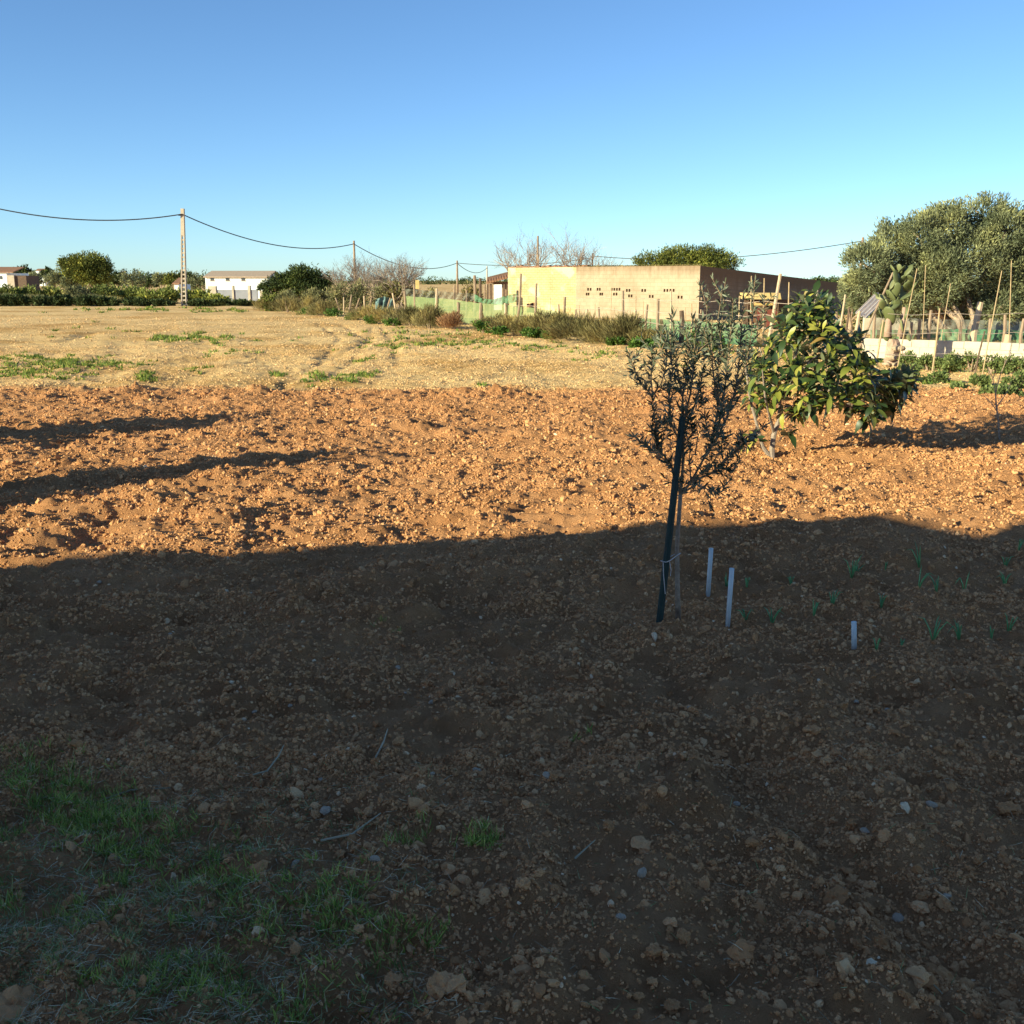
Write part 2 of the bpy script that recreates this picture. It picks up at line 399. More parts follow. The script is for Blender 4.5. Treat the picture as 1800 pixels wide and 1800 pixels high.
foliage('evergreen_leaf', [(0, (.014, .022, .009)), (.6, (.028, .040, .013)), (1, (.060, .068, .02))], .6, .15, .2, clump=.5)
foliage('hedge_leaf', [(0, (.040, .054, .015)), (.6, (.115, .128, .034)), (1, (.23, .215, .065))], .65, .2, .2, clump=.5)
foliage('low_dark_leaf', [(0, (.012, .018, .008)), (.6, (.024, .034, .012)), (1, (.05, .055, .02))], .7, .1, .15)
foliage('grey_shrub_leaf', [(0, (.060, .058, .030)), (.6, (.125, .115, .058)), (1, (.20, .178, .095))], .7, .2, .15, clump=.6)
foliage('dry_shrub', [(0, (.060, .048, .021)), (.5, (.122, .096, .042)), (1, (.20, .158, .074))], .8, .2, .1, clump=1.0)
foliage('russet_shrub', [(0, (.12, .062, .032)), (.6, (.18, .10, .055)), (1, (.24, .145, .085))], .8, .25, .1)
foliage('herb_leaf', [(0, (.020, .045, .009)), (.6, (.042, .080, .015)), (1, (.085, .12, .024))], .55, .3, .25)
foliage('crop_leaf', [(0, (.036, .052, .018)), (.6, (.085, .105, .036)), (1, (.16, .17, .065))], .6, .25, .2)
foliage('weed_leaf', [(0, (.035, .06, .013)), (.6, (.085, .115, .022)), (1, (.20, .19, .045))], .6, .3, .2)
foliage('grass_blade', [(0, (.065, .10, .024)), (.5, (.13, .175, .036)), (.74, (.21, .235, .05)), (.88, (.24, .21, .075)), (1, (.30, .24, .13))], .55, .35, .25)
foliage('grass_dull', [(0, (.075, .105, .042)), (.6, (.14, .17, .068)), (1, (.23, .215, .11))], .6, .25, .2)
foliage('straw', [(0, (.15, .12, .08)), (.6, (.26, .21, .15)), (1, (.38, .33, .24))], .8, .15, .15)
foliage('onion_leaf', [(0, (.05, .14, .06)), (1, (.12, .25, .10))], .4, .25, .4)
foliage('cactus_pad', [(0, (.040, .046, .020)), (.6, (.070, .076, .032)), (1, (.115, .108, .055))], .5, 0, .3)
def net_mat(name, c, alpha, c2):
    m, N, L, B = newmat(name); c, c2 = alb(c), alb(c2)
    co = objco(N); f = noise(N, L, 2.2, 5, .65, co); L.new(mix(N, L, f, c, c2), B.inputs['Base Color']); B.inputs['Roughness'].default_value = .7
    t = N.new('ShaderNodeBsdfTransparent'); mx = N.new('ShaderNodeMixShader'); mx.inputs[0].default_value = alpha
    L.new(t.outputs[0], mx.inputs[1]); L.new(B.outputs[0], mx.inputs[2]); L.new(mx.outputs[0], m.node_tree.nodes['Material Output'].inputs[0])
net_mat('net_pale', (.035, .075, .03), .68, (.15, .185, .09))
net_mat('net_green', (.02, .075, .04), .70, (.045, .12, .065))
net_mat('net_grey', (.07, .085, .075), .45, (.11, .12, .105))
def block_mat(name, c1, c2, mortar, bw, bh, off=.5, stain=True, msize=.012, patch=None):
    m, N, L, B = newmat(name); c1, c2, mortar = alb(c1), alb(c2), alb(mortar); patch = alb(patch) if patch else None
    tc = N.new('ShaderNodeTexCoord'); uv = tc.outputs['UV']
    br = N.new('ShaderNodeTexBrick'); br.inputs['Scale'].default_value = 1; br.inputs['Brick Width'].default_value = bw; br.inputs['Row Height'].default_value = bh
    br.inputs['Mortar Size'].default_value = msize; br.inputs['Color1'].default_value = (*c1, 1); br.inputs['Color2'].default_value = (*c2, 1); br.inputs['Mortar'].default_value = (*mortar, 1)
    br.offset = off; L.new(uv, br.inputs['Vector'])
    col = br.outputs['Color']
    n = noise(N, L, .9, 6, .65, uv); r = ramp(N, [(.3, (.74, .70, .64)), (.7, (1.08, 1.06, 1.03))]); L.new(n, r.inputs[0])
    col = mix(N, L, 1, col, r.outputs[0], 'MULTIPLY')
    if patch:
        pr = ramp(N, [(.52, (0, 0, 0)), (.58, (1, 1, 1))]); L.new(noise(N, L, .55, 4, .6, uv), pr.inputs[0])
        col = mix(N, L, pr.outputs[0], col, patch)
    if stain:   # weather streaks running down from the top edge
        sp = N.new('ShaderNodeSeparateXYZ'); L.new(uv, sp.inputs[0])
        mp = N.new('ShaderNodeMapping'); mp.inputs['Scale'].default_value = (2.2, .25, 1); L.new(uv, mp.inputs[0])
        sn = noise(N, L, 1.3, 5, .7, mp.outputs[0])
        a = N.new('ShaderNodeMath'); a.operation = 'MULTIPLY_ADD'; L.new(sn, a.inputs[0]); a.inputs[1].default_value = 1.5; L.new(sp.outputs[1], a.inputs[2])
        mr = N.new('ShaderNodeMapRange'); mr.inputs[1].default_value = stain if stain is not True else 3.2; mr.inputs[2].default_value = (stain if stain is not True else 3.2) + .7; L.new(a.outputs[0], mr.inputs[0])
        col = mix(N, L, mr.outputs[0], col, alb((.085, .060, .038)))
    L.new(col, B.inputs['Base Color']); B.inputs['Roughness'].default_value = .9; B.inputs['Specular IOR Level'].default_value = .1
    b = N.new('ShaderNodeBump'); b.inputs['Strength'].default_value = .5; b.inputs['Distance'].default_value = .01; L.new(br.outputs['Fac'], b.inputs['Height']); b.invert = True
    L.new(b.outputs[0], B.inputs['Normal'])
block_mat('block_wall', (.180, .162, .130), (.172, .154, .123), (.155, .137, .107), .42, .21, .5, 3.0)
block_mat('yellow_brick', (.225, .208, .130), (.215, .198, .122), (.185, .165, .095), .30, .135, .5, None, .02, (.26, .235, .165))
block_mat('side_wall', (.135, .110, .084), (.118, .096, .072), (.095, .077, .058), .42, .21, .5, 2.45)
block_mat('low_wall', (.76, .72, .58), (.70, .66, .52), (.52, .47, .36), .42, .21, .5, None)
def with_uv(o, fn):
    me = o.data; uvl = me.uv_layers.new(name='uv'); co = np.empty(len(me.vertices) * 3, np.float32); me.vertices.foreach_get('co', co); co = co.reshape(-1, 3)
    li = np.empty(len(me.loops), np.int32); me.loops.foreach_get('vertex_index', li)
    uvl.data.foreach_set('uv', np.asarray(fn(co[li]), np.float32).ravel())

# ================================================================== GROUND
def axis_lines(segs):
    out = []
    for a, b, s0, s1 in segs:
        x = a
        while x < b:
            out.append(x); t = (x - a) / (b - a); x += s0 * (s1 / s0) ** t
    return out
xp = axis_lines([(0, 9, .030, .034), (9, 20, .034, .5), (20, 120, .5, 8), (120, 3800, 8, 700)]) + [4000]
xs = np.array([-v for v in xp[:0:-1]] + xp)
ys = np.array([-3000, -800, -200, -60, -20, -8, -3, -1, 0, .6] + axis_lines([(1.0, 6, .03, .022), (6, 20, .022, .04), (20, 60, .04, .35), (60, 200, .35, 8), (200, 4900, 8, 800)]) + [5000])
XX, YY = np.meshgrid(xs, ys)
ZZ = H(XX.ravel(), YY.ravel())
ZZ -= sstep(150, 900, YY.ravel()) * 0.5
nx, ny = len(xs), len(ys)
ii = (np.arange(ny - 1)[:, None] * nx + np.arange(nx - 1)[None]).ravel()
ground = link('ground', mesh_arrays('ground', np.stack([XX.ravel(), YY.ravel(), ZZ], 1), F4=np.stack([ii, ii + 1, ii + nx + 1, ii + nx], 1), smooth=True), 'soil')
tag(ground, 'ploughed brown field soil running back to pale dry ground', kind='structure')

# clods: a handful of lumpy shapes
import bmesh
def clod_mesh(k, sub=2, rough=.30):
    from mathutils import noise as mn
    bm = bmesh.new(); bmesh.ops.create_icosphere(bm, subdivisions=sub, radius=1)
    r = random.Random(k); sx = (r.uniform(.85, 1.3), r.uniform(.75, 1.05), r.uniform(.65, .95))
    off = [Vector((r.gauss(0, 1), r.gauss(0, 1), r.gauss(0, 1))).normalized() for _ in range(4)]
    cut = [r.uniform(.6, .85) for _ in off]; sh = Vector((k * 3.7, k * 1.9, 0))
    for v in bm.verts:
        n = v.co.normalized(); l = 1 + rough * (.9 * mn.noise(n * 1.6 + sh) + .6 * mn.noise(n * 3.7 + sh) + .35 * mn.noise(n * 8 + sh))
        for o_, c in zip(off, cut):
            dd = n.dot(o_) * l
            if dd > c: l *= .45 + .55 * c / dd
        v.co = Vector((n.x * l * sx[0], n.y * l * sx[1], n.z * l * sx[2]))
    me = bpy.data.meshes.new('soil_clod'); bm.to_mesh(me); bm.free(); me.materials.append(MATS['clod']); return me
CL = [clod_mesh(k, 3 if k < 4 else 2, .62) for k in range(10)]
cl_col = bpy.data.collections.new('clod_shapes')
for k, me in enumerate(CL[4:10]): cl_col.objects.link(bpy.data.objects.new('clod_shape', me))
def frustum_pts(n, y0, y1, marg=1.6):
    y = y0 + (y1 - y0) * np.sqrt(rng.random(int(n * 1.0)) * (1 - (y0 / y1) ** 2) + (y0 / y1) ** 2) / 1.0 if False else y0 + (y1 - y0) * rng.random(n * 2)
    half = .53 * y + marg; x = (rng.random(n * 2) * 2 - 1) * half.max()
    k = np.abs(x) < half; return x[k][:n], y[k][:n]
P = []; S = []
for n, y0, y1, s0, s1, pw in ((90000, 1.7, 4.2, .0018, .0075, 2.0), (60000, 1.7, 4.2, .0035, .010, 2.2), (4000, 1.7, 4.2, .008, .020, 2.6), (85000, 4.0, 6.5, .0035, .014, 2.0), (1500, 1.7, 6, .012, .030, 2.6), (140000, 6.2, 11.5, .003, .015, 1.9), (5000, 6.2, 11.5, .012, .034, 2.4), (150000, 11, 19.9, .005, .019, 1.8), (7000, 11, 19.9, .016, .040, 2.4), (80000, 19.7, 33, .007, .024, 2.0), (30000, 32, 62, .012, .040, 2.2)):
    x, y = frustum_pts(n, y0, y1)
    dens = perlin(x / .9, y / .9, 55) + .6 * perlin(x / .3, y / .3, 56)
    kk = rng.random(len(x)) < np.clip(.68 + .8 * dens, .2, 1); x, y = x[kk], y[kk]
    s = s0 + (s1 - s0) * rng.random(len(x)) ** pw
    P.append(np.stack([x, y, H(x, y) - s * .05], 1)); S.append(s)
P = np.concatenate(P); S = np.concatenate(S); n = len(P)
def scatter(name, P, S, col, label, parent=None, flat=1.0):
    n = len(P)
    me = bpy.data.meshes.new(name); me.vertices.add(n); me.vertices.foreach_set('co', P.astype(np.float32).ravel())
    a = me.attributes.new('scl', 'FLOAT_VECTOR', 'POINT'); sv = np.stack([S * (.8 + .5 * rng.random(n)), S * (.8 + .4 * rng.random(n)), S * flat * (.7 + .5 * rng.random(n))], 1); a.data.foreach_set('vector', sv.astype(np.float32).ravel())
    a = me.attributes.new('rot', 'FLOAT_VECTOR', 'POINT'); rv = np.stack([rng.normal(size=n) * .8, rng.normal(size=n) * .8, rng.random(n) * 6.283], 1); a.data.foreach_set('vector', rv.astype(np.float32).ravel())
    a = me.attributes.new('pick', 'INT', 'POINT'); a.data.foreach_set('value', rng.integers(0, 6, n).astype(np.int32))
    o = link(name, me, None, parent)
    ng = bpy.data.node_groups.new(name, 'GeometryNodeTree'); ng.interface.new_socket('Geometry', in_out='INPUT', socket_type='NodeSocketGeometry'); ng.interface.new_socket('Geometry', in_out='OUTPUT', socket_type='NodeSocketGeometry')
    gi = ng.nodes.new('NodeGroupInput'); go = ng.nodes.new('NodeGroupOutput'); ip = ng.nodes.new('GeometryNodeInstanceOnPoints')
    ci = ng.nodes.new('GeometryNodeCollectionInfo'); ci.inputs[0].default_value = col; ci.inputs[1].default_value = True; ci.inputs[2].default_value = True
    def na(nm, t): q = ng.nodes.new('GeometryNodeInputNamedAttribute'); q.data_type = t; q.inputs[0].default_value = nm; return q.outputs[0]
    ng.links.new(gi.outputs[0], ip.inputs['Points']); ng.links.new(ci.outputs[0], ip.inputs['Instance']); ip.inputs['Pick Instance'].default_value = True
    ng.links.new(na('pick', 'INT'), ip.inputs['Instance Index']); ng.links.new(na('rot', 'FLOAT_VECTOR'), ip.inputs['Rotation']); ng.links.new(na('scl', 'FLOAT_VECTOR'), ip.inputs['Scale'])
    ng.links.new(ip.outputs[0], go.inputs[0])
    mod = o.modifiers.new('scatter', 'NODES'); mod.node_group = ng
    return tag(o, label, kind='stuff')
scatter('small_soil_clods', P, S, cl_col, 'crumbled clods of brown earth strewn over the field', ground)

# the largest clods in view, one object each, belonging to the ground
big = [(1465, 1588, .036), (1525, 1590, .022), (1125, 1512, .03), (1130, 1450, .028), (1425, 1315, .03), (775, 1770, .045), (1300, 1705, .03), (1200, 1672, .026), (650, 1448, .022), (555, 1446, .02), (1610, 1745, .03), (1070, 1490, .02), (1470, 1545, .025), (970, 1395, .02), (750, 1192, .026), (1450, 1360, .03), (20, 1790, .06), (560, 1390, .022), (1660, 1718, .028), (1040, 1230, .022), (1770, 1430, .04)]
pts = [(*G(px, py), s) for px, py, s in big]
while len(pts) < 290:
    py = 1190 + 610 * random.random() ** .8; px = random.uniform(-40, 1840)
    if px < 620 - (1800 - py) * .15 and py > 1380 and random.random() < .7: continue
    x, y = G(px, py); pts.append((x, y, random.uniform(.008, .014) + (.014 * random.random() ** 5)))
for i, (x, y, s) in enumerate(pts):
    o = link('soil_clod', CL[i % 4], None, ground, (x, y, hz(x, y) + s * .25)); o.rotation_euler = (random.gauss(0, .3), random.gauss(0, .3), random.uniform(0, 6.28))
    o.scale = (s * random.uniform(.9, 1.3), s * random.uniform(.8, 1.2), s * random.uniform(.8, 1.1))
# pale stones in the foreground
ST = []
for k in range(4):
    me = clod_mesh(40 + k, 2, .35); me.name = 'pale_stone'; me.materials.clear(); me.materials.append(MATS['stone']); ST.append(me)
for i, (px, py, s) in enumerate([(573, 1443, .022), (838, 1363, .02), (760, 1384, .012), (712, 1213, .010), (1640, 1178, .02), (1505, 1237, .015), (1560, 1243, .015), (1128, 1570, .022), (965, 1394, .022), (1635, 1435, .02), (1295, 1410, .014), (1580, 1590, .02), (1665, 1575, .016), (757, 1246, .015), (700, 1180, .015), (510, 1245, .012), (1090, 1650, .016), (1520, 1478, .02), (660, 1550, .016), (565, 1365, .014), (520, 1540, .016), (1475, 1550, .018), (175, 1036, .02), (300, 1128, .012), (447, 1254, .012), (1215, 1252, .02)]):
    x, y = G(px, py); o = link('pale_stone', ST[i % 4], None, ground, (x, y, hz(x, y) + s * .35)); o.scale = (s * 1.2, s, s * .9); o.rotation_euler = (random.gauss(0, .4), random.gauss(0, .4), random.uniform(0, 6.28))

# ================================================================== HOUSE whose shadow lies over the foreground (to the left of the camera, out of the picture)
A = Vector((3.35, 8.74, 0)) - Vector((SDX, SDY, 0)) * (3.5 / math.tan(SUN_EL))
u = Vector((-.977, -.213, 0)); wv = Vector((.213, -.977, 0))
def hp(a, b, z): return A + u * a + wv * b + Vector((0, 0, z))
HS = empty('house', (*(A + u * 9 + wv * 5).xy, 0), 'white single-storey house whose shadow covers the foreground, left out of frame', 'house')
ho = HS.location
m = MB(ho); LN, DP, EV, RD = 18, 11, 3.36, 3.98
Pp = [hp(0, 0, -.2), hp(LN, 0, -.2), hp(LN, DP, -.2), hp(0, DP, -.2), hp(0, 0, EV), hp(LN, 0, EV), hp(LN, DP, EV), hp(0, DP, EV), hp(0, DP / 2, RD), hp(LN, DP / 2, RD)]
m.add(Pp, F3=[(4, 8, 7), (5, 6, 9)], F4=[(0, 4, 5, 1), (1, 5, 6, 2), (2, 6, 7, 3), (3, 7, 4, 0)]); m.build('wall', 'white_render', HS)
for sgn in (0, 1):
    b0 = 0 if sgn == 0 else DP
    m = MB(ho); e = -.12 if sgn == 0 else DP + .12
    q = [hp(0, e, EV - .01), hp(LN + .3, e, EV - .01), hp(LN + .3, DP / 2, RD), hp(0, DP / 2, RD)]
    m.hexa(q + [p + Vector((0, 0, .14)) for p in q]); m.build('roof', 'roof_terracotta', HS)
for a in (3, 7, 14):
    m = MB(ho); q = [hp(a, -.06, .95), hp(a + 1.2, -.06, .95), hp(a + 1.2, .02, .95), hp(a, .02, .95)]; m.hexa(q + [p + Vector((0, 0, 1.3)) for p in q]); m.build('window', 'glass_dark', HS)
m = MB(ho); q = [hp(10.5, -.05, 0), hp(11.5, -.05, 0), hp(11.5, .02, 0), hp(10.5, .02, 0)]; m.hexa(q + [p + Vector((0, 0, 2.1)) for p in q]); m.build('door', 'wood_dark', HS)

m = MB(ho); cc_ = Vector((1.05, 6.0, 0)) - Vector((SDX, SDY, 0)) * 9.9 - wv * .10  # block added on the unseen roof to shade the sapling's lower crown
q = [cc_, cc_ + u * .6, cc_ + u * .6 + wv * .9, cc_ + wv * .9]
m.hexa([p + Vector((0, 0, 3.3)) for p in q][::-1] + [p + Vector((0, 0, 4.5)) for p in q][::-1]); m.build('added_shade_block', 'white_render', HS)

# two young trees beside the house, out of the frame on the left; their shadows reach into it
def side_tree(px, py, label, h, rad, lobes):
    tip = Vector((*G(px, py), 0)); base = tip - Vector((SDX, SDY, 0)) * (h / math.tan(SUN_EL)); base.z = hz(base.x, base.y)
    T = empty('young_tree', base, label, 'tree', 'young trees left of the frame')
    m = MB(); m.tube([(0, 0, -.1), (.02, 0, .3), (-.03, .02, h * .6)], [.035, .03, .015]);
    for k in range(6):
        a = k * 1.05; m.tube([(0, 0, .25 + .05 * k), (rad * .5 * math.cos(a), rad * .5 * math.sin(a), h * .6)], [.015, .006], 5)
    m.build('trunk', 'bark_grey', T)
    p = crown(lobes, 3000, .14, .40, 16, .2, .3, .5, .15); me = leaves_mesh('crown', *p[:4], p[4]); link('crown', me, 'olive_leaf', T)
side_tree(560, 808, 'young bushy tree left of the frame casting the nearer shadow streak', 1.45, .6, [((0, 0, .95), (.6, .5, .5)), ((.1, -.2, .5), (.75, .6, .4)), ((-.2, .1, 1.3), (.25, .25, .2))])
side_tree(450, 738, 'young bushy tree left of the frame casting the farther shadow streak', 1.35, .7, [((-.3, 0, .85), (.7, .7, .45)), ((-.35, -.1, .45), (.75, .8, .4)), ((-.3, .1, 1.15), (.35, .35, .2))])

# ================================================================== POWER LINE
def pole(px, top, Y, r, label, mat='wood_grey'):
    b = AT(px, top, Y); z0 = hz(b.x, b.y)
    T = empty('utility_pole', (b.x, b.y, z0), label, 'utility pole', 'utility poles')
    h = b.z - z0
    m = MB(); m.tube([(0, 0, -.3), (0, 0, h * .5), (0, 0, h)], [r * 1.2, r * 1.05, r * .85], 8); m.build('shaft', mat, T, True)
    m = MB(); m.tube([(-.02, -r - .06, h - .35), (0, 0, h - .35), (0, r, h - .35)], .035, 5); m.build('bracket', 'wire', T)
    return Vector((b.x, b.y - r, b.z - .35))
# tall concrete ladder pole
Yp = 86; tp = AT(321, 367, Yp); bs = Vector((AT(324, 540, Yp).x, Yp, 0)); hp1 = tp.z
PL = empty('utility_pole', (bs.x, Yp, hz(bs.x, Yp)), 'tall tan concrete utility pole with ladder openings at far field edge', 'utility pole', 'utility poles')
def wleg(z): return .215 - .09 * z / hp1
lean = (tp.x - bs.x) / hp1
for sgn in (-1, 1):
    m = MB(); q = []
    for z in (-.3, hp1 * .73):
        c = sgn * wleg(z); x = lean * z
        a0, a1 = sorted((c, c - sgn * .075)); q += [(x + a0, -.14, z), (x + a1, -.14, z), (x + a1, .14, z), (x + a0, .14, z)]
    m.hexa(q); m.build('leg', 'concrete', PL)
nr = 17
for k in range(nr):
    z = .1 + k * hp1 * .72 / (nr - 1) * .99; wdt = wleg(z) - .065; x = lean * z
    m = MB(); m.box((x - wdt, -.11, z - .06), (x + wdt, .11, z + .06)); m.build('rung', 'concrete', PL)
m = MB(); q = []
for z in (hp1 * .73 + .002, hp1):
    c = wleg(z); x = lean * z; q += [(x - c, -.14, z), (x + c, -.14, z), (x + c, .14, z), (x - c, .14, z)]
m.hexa(q); m.build('head', 'concrete', PL)
m = MB(); m.tube([(tp.x - bs.x - .1, -.2, hp1 - .5), (tp.x - bs.x - .3, -.2, hp1 - .5)], .06, 6); m.build('clamp', 'cable', PL)
at1 = AT(320, 376.5, Yp - .2)
at2 = pole(622, 423, 119, .13, 'grey wooden pole rising from the bare trees')
at3 = pole(803.5, 458, 158, .14, 'grey wooden pole standing alone against the sky left of the brick building')
at4 = pole(856, 468, 230, .16, 'smallest most distant pole just left of the brick building', 'concrete')
at5 = pole(945.5, 414.5, 120, .12, 'thin grey pole among bare branches above the yellow brick wall')
at6 = pole(1042, 445, 137, .10, 'thin dark pole above the middle of the block wall', 'wood_dark')
at7 = pole(1517, 417, 108, .16, 'brown pole half hidden by the big olive tree', 'wood_grey')
at0 = pole(-135, 322, 80, .15, 'pole left of the frame carrying the cable')
def cable(a, b, sag, r, label):
    pts = [];
    for i in range(33):
        t = i / 32; p = a.lerp(b, t); p.z -= 4 * sag * t * (1 - t); pts.append(p)
    m = MB(a); m.tube(pts, r, 5); o = m.build('overhead_cable', 'cable'); tag(o, label, 'cable', 'overhead cables')
cable(at0, at1, 1.2, .045, 'dark overhead cable from the left edge to the tall concrete pole')
cable(at1, at2, 1.35, .045, 'dark overhead cable sagging right from the tall concrete pole')
cable(at2, at3, 1.6, .045, 'overhead cable sagging behind the bare trees')
cable(at3, at4, 1.2, .05, 'short drooping cable to the most distant pole')
cable(at3, Vector((at6.x, at6.y, at6.z - .2)), .6, .045, 'cable running behind the brick building')
cable(at6, at7, 1.0, .045, 'overhead cable climbing right to the pole in the olive tree')
cable(at7, Vector(AT(1900, 425, 95)), .6, .045, 'cable end vanishing behind the top of the olive tree')

# ================================================================== BLOCK BUILDING
CL_ = AT(893, 470, 62); CR = AT(1231, 467, 54.5)
HB = .5 * (CL_.z + CR.z)
e1 = Vector((CR.x - CL_.x, CR.y - CL_.y, 0)); W1 = e1.length; e1.normalize(); e2 = Vector((-e1.y, e1.x, 0))
BL = empty('block_building', (CL_.x, CL_.y, 0), 'long low building of tan block and yellow brick with flat weedy top', 'building')
def bp(a, b, z): return e1 * a + e2 * b + Vector((0, 0, z))
def px_to_a(px):   # photograph column -> distance along the front wall
    k = (px - 900) / FPX; kk = k / (_cp) # first guess
    lo, hi = 0, W1
    for _ in range(40):
        mid = (lo + hi) / 2; p = CL_ + e1 * mid
        d = Vector((p.x, p.y, 0)); c = p.x / (p.y * _cp + (CAM_H - 1) * _sp + 0) * FPX + 900
        if c < px: lo = mid
        else: hi = mid
    return lo
def wall_panel(name, mat, x0, x1, z0, ztop, holes, parent, thick=.2):
    xs_ = sorted({x0, x1, *[h for q in holes for h in (q[0], q[1])]}); zs = sorted({z0, ztop, *[h for q in holes for h in (q[2], q[3])]})
    m = MB()
    for i in range(len(xs_) - 1):
        for j in range(len(zs) - 1):
            cx = (xs_[i] + xs_[i + 1]) / 2; cz = (zs[j] + zs[j + 1]) / 2
            if any(q[0] < cx < q[1] and q[2] < cz < q[3] for q in holes): continue
            m.add([bp(xs_[i], 0, zs[j]), bp(xs_[i + 1], 0, zs[j]), bp(xs_[i + 1], 0, zs[j + 1]), bp(xs_[i], 0, zs[j + 1])], F4=[(0, 1, 2, 3)])
    for q in holes:
        a, b, c, d = q
        R_ = [bp(a, 0, c), bp(b, 0, c), bp(b, 0, d), bp(a, 0, d)]; K = [bp(a, thick, c), bp(b, thick, c), bp(b, thick, d), bp(a, thick, d)]
        m.add(R_ + K, F4=[(0, 4, 5, 1), (1, 5, 6, 2), (2, 6, 7, 3), (3, 7, 4, 0)])
    # top edge and back
    m.add([bp(x0, 0, ztop), bp(x1, 0, ztop), bp(x1, thick + .05, ztop), bp(x0, thick + .05, ztop)], F4=[(0, 1, 2, 3)])
    o = m.build(name, mat, parent)
    with_uv(o, lambda c: np.stack([c @ np.array(e1), c[:, 2]], 1))
    return o
split = px_to_a(1012)
holes = []; hz_z = {0: 0, 1: 0}
def zat(px, py):
    a = px_to_a(px); p = CL_ + e1 * a; return a, AT(px, py, p.y).z
for row in ([1033.5, 1038, 1050, 1054, 1075, 1079.5, 1084, 1088.5, 1101.5, 1106, 1128.5, 1133.5, 1167.5, 1172.5, 1178, 1183.5], [1031, 1034.5, 1055, 1058.5, 1079, 1083.5, 1105.5, 1110, 1142, 1147, 1192.5, 1198]):
    for x in row:
        top = row[0] > 1032; a, z = zat(x, (508.5 if x < 1100 else 510.5) if top else (517 if x < 1100 else 520 + (x - 1100) * .025))
        holes.append((a - .055, a + .055, z - .075, z + .075))
wall_panel('brick_wall', 'yellow_brick', 0, split, -.2, HB - .02, [], BL)
wall_panel('block_wall', 'block_wall', split + .001, W1, -.2, HB, holes, BL)
for q in holes:
    m = MB(); m.add([bp(q[0], .201, q[2]), bp(q[1], .201, q[2]), bp(q[1], .201, q[3]), bp(q[0], .201, q[3])], F4=[(0, 1, 2, 3)]); m.build('vent_shade_panel', 'hole_shade', BL)  # near-black panel puts the shade inside each vent into colour
# end wall with sloping top
D2 = 21; zt = AT(1475, 499.5, (CR + e2 * D2).y).z
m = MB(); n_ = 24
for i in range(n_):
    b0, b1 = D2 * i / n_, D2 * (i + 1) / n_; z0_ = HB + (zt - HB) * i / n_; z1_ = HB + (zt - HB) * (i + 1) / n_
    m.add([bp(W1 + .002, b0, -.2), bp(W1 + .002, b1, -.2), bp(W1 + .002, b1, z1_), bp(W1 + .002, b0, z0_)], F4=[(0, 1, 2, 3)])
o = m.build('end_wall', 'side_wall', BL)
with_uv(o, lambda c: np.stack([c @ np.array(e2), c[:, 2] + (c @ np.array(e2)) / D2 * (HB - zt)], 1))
for z in (.35, .95, 1.55):      # toothing blocks left proud at the corner
    m = MB(); m.hexa([bp(W1 - .25, .1, z), bp(W1 + .10, .1, z), bp(W1 + .10, .5, z), bp(W1 - .25, .5, z)] + [bp(W1 - .25, .1, z + .2), bp(W1 + .10, .1, z + .2), bp(W1 + .10, .5, z + .2), bp(W1 - .25, .5, z + .2)]); o = m.build('tooth_block', 'wood_grey', BL)
m = MB(); m.add([bp(0, .2, HB - .12), bp(W1, .2, HB - .12), bp(W1, D2, zt - .1), bp(0, D2, zt - .1)], F4=[(0, 1, 2, 3)]); m.build('roof', 'roof_tile', BL)
m = MB(); m.add([bp(0, 0, -.2), bp(0, D2, -.2), bp(0, D2, zt), bp(0, 0, HB - .02)], F4=[(3, 2, 1, 0)]); m.build('left_wall', 'rust', BL)
m = MB(); m.add([bp(0, D2, -.2), bp(W1, D2, -.2), bp(W1, D2, zt), bp(0, D2, zt)], F4=[(0, 1, 2, 3)]); m.build('back_wall', 'rust', BL)
# broken tile edge along the brick part, dry growth along the block part
m = MB()
for k in range(46):
    a = k / 46 * split * 1.15; z = HB - .02 + random.uniform(0, .02); l = random.uniform(.1, .28); t = random.uniform(.02, .10)
    m.hexa([bp(a, .01, z), bp(a + l, .01, z), bp(a + l, .22, z), bp(a, .22, z)] + [bp(a, .01, z + t), bp(a + l, .01, z + t), bp(a + l, .22, z + t * 1.3), bp(a, .22, z + t * 1.3)])
m.build('broken_tile_edge', 'roof_terracotta', BL)
n = 1500; a = split + (W1 - split) * rng.random(n); pos = np.array([list(bp(q, random.uniform(0, .25), HB)) for q in a])
d = rng.normal(size=(n, 3)) * .7; d[:, 2] = .6 + .5 * rng.random(n)
link('moss_edge', leaves_mesh('moss_edge', pos, d, .04 + .08 * rng.random(n), np.full(n, .03)), 'dry_shrub', BL)

# lean-to left of it
Ls = empty('lean_to_shed', (AT(858, 520, 66).x, 66, 0), 'small lean-to shed with rusty tile roof against the brick wall', 'shed')
lo = Ls.location
a0 = AT(855, 499, 66) - lo; a1 = AT(896, 488.5, 66) - lo
m = MB(); m.hexa([a0, a1, a1 + Vector((0, 3, .3)), a0 + Vector((0, 3, .3))] + [p + Vector((0, 0, .12)) for p in (a0, a1, a1 + Vector((0, 3, .3)), a0 + Vector((0, 3, .3)))]); m.build('roof', 'rust', Ls)
for k in range(9):
    p = a0.lerp(a1, (k + .5) / 9); m = MB(); m.tube([p + Vector((0, -.12, .06)), p + Vector((0, 1, .2))], .085, 6); m.build('roof_tile', 'roof_terracotta', Ls)
for px in (857, 863, 886, 892):
    p = AT(px, 500, 66) - lo; m = MB(); m.box((p.x - .06, .02, 0), (p.x + .06, .14, p.z + .02)); m.build('post', 'wood_dark', Ls)
p = AT(875, 500, 66) - lo; m = MB(); m.box((p.x - .25, .06, .2), (p.x + .25, .12, p.z)); m.build('door', 'white_render', Ls)
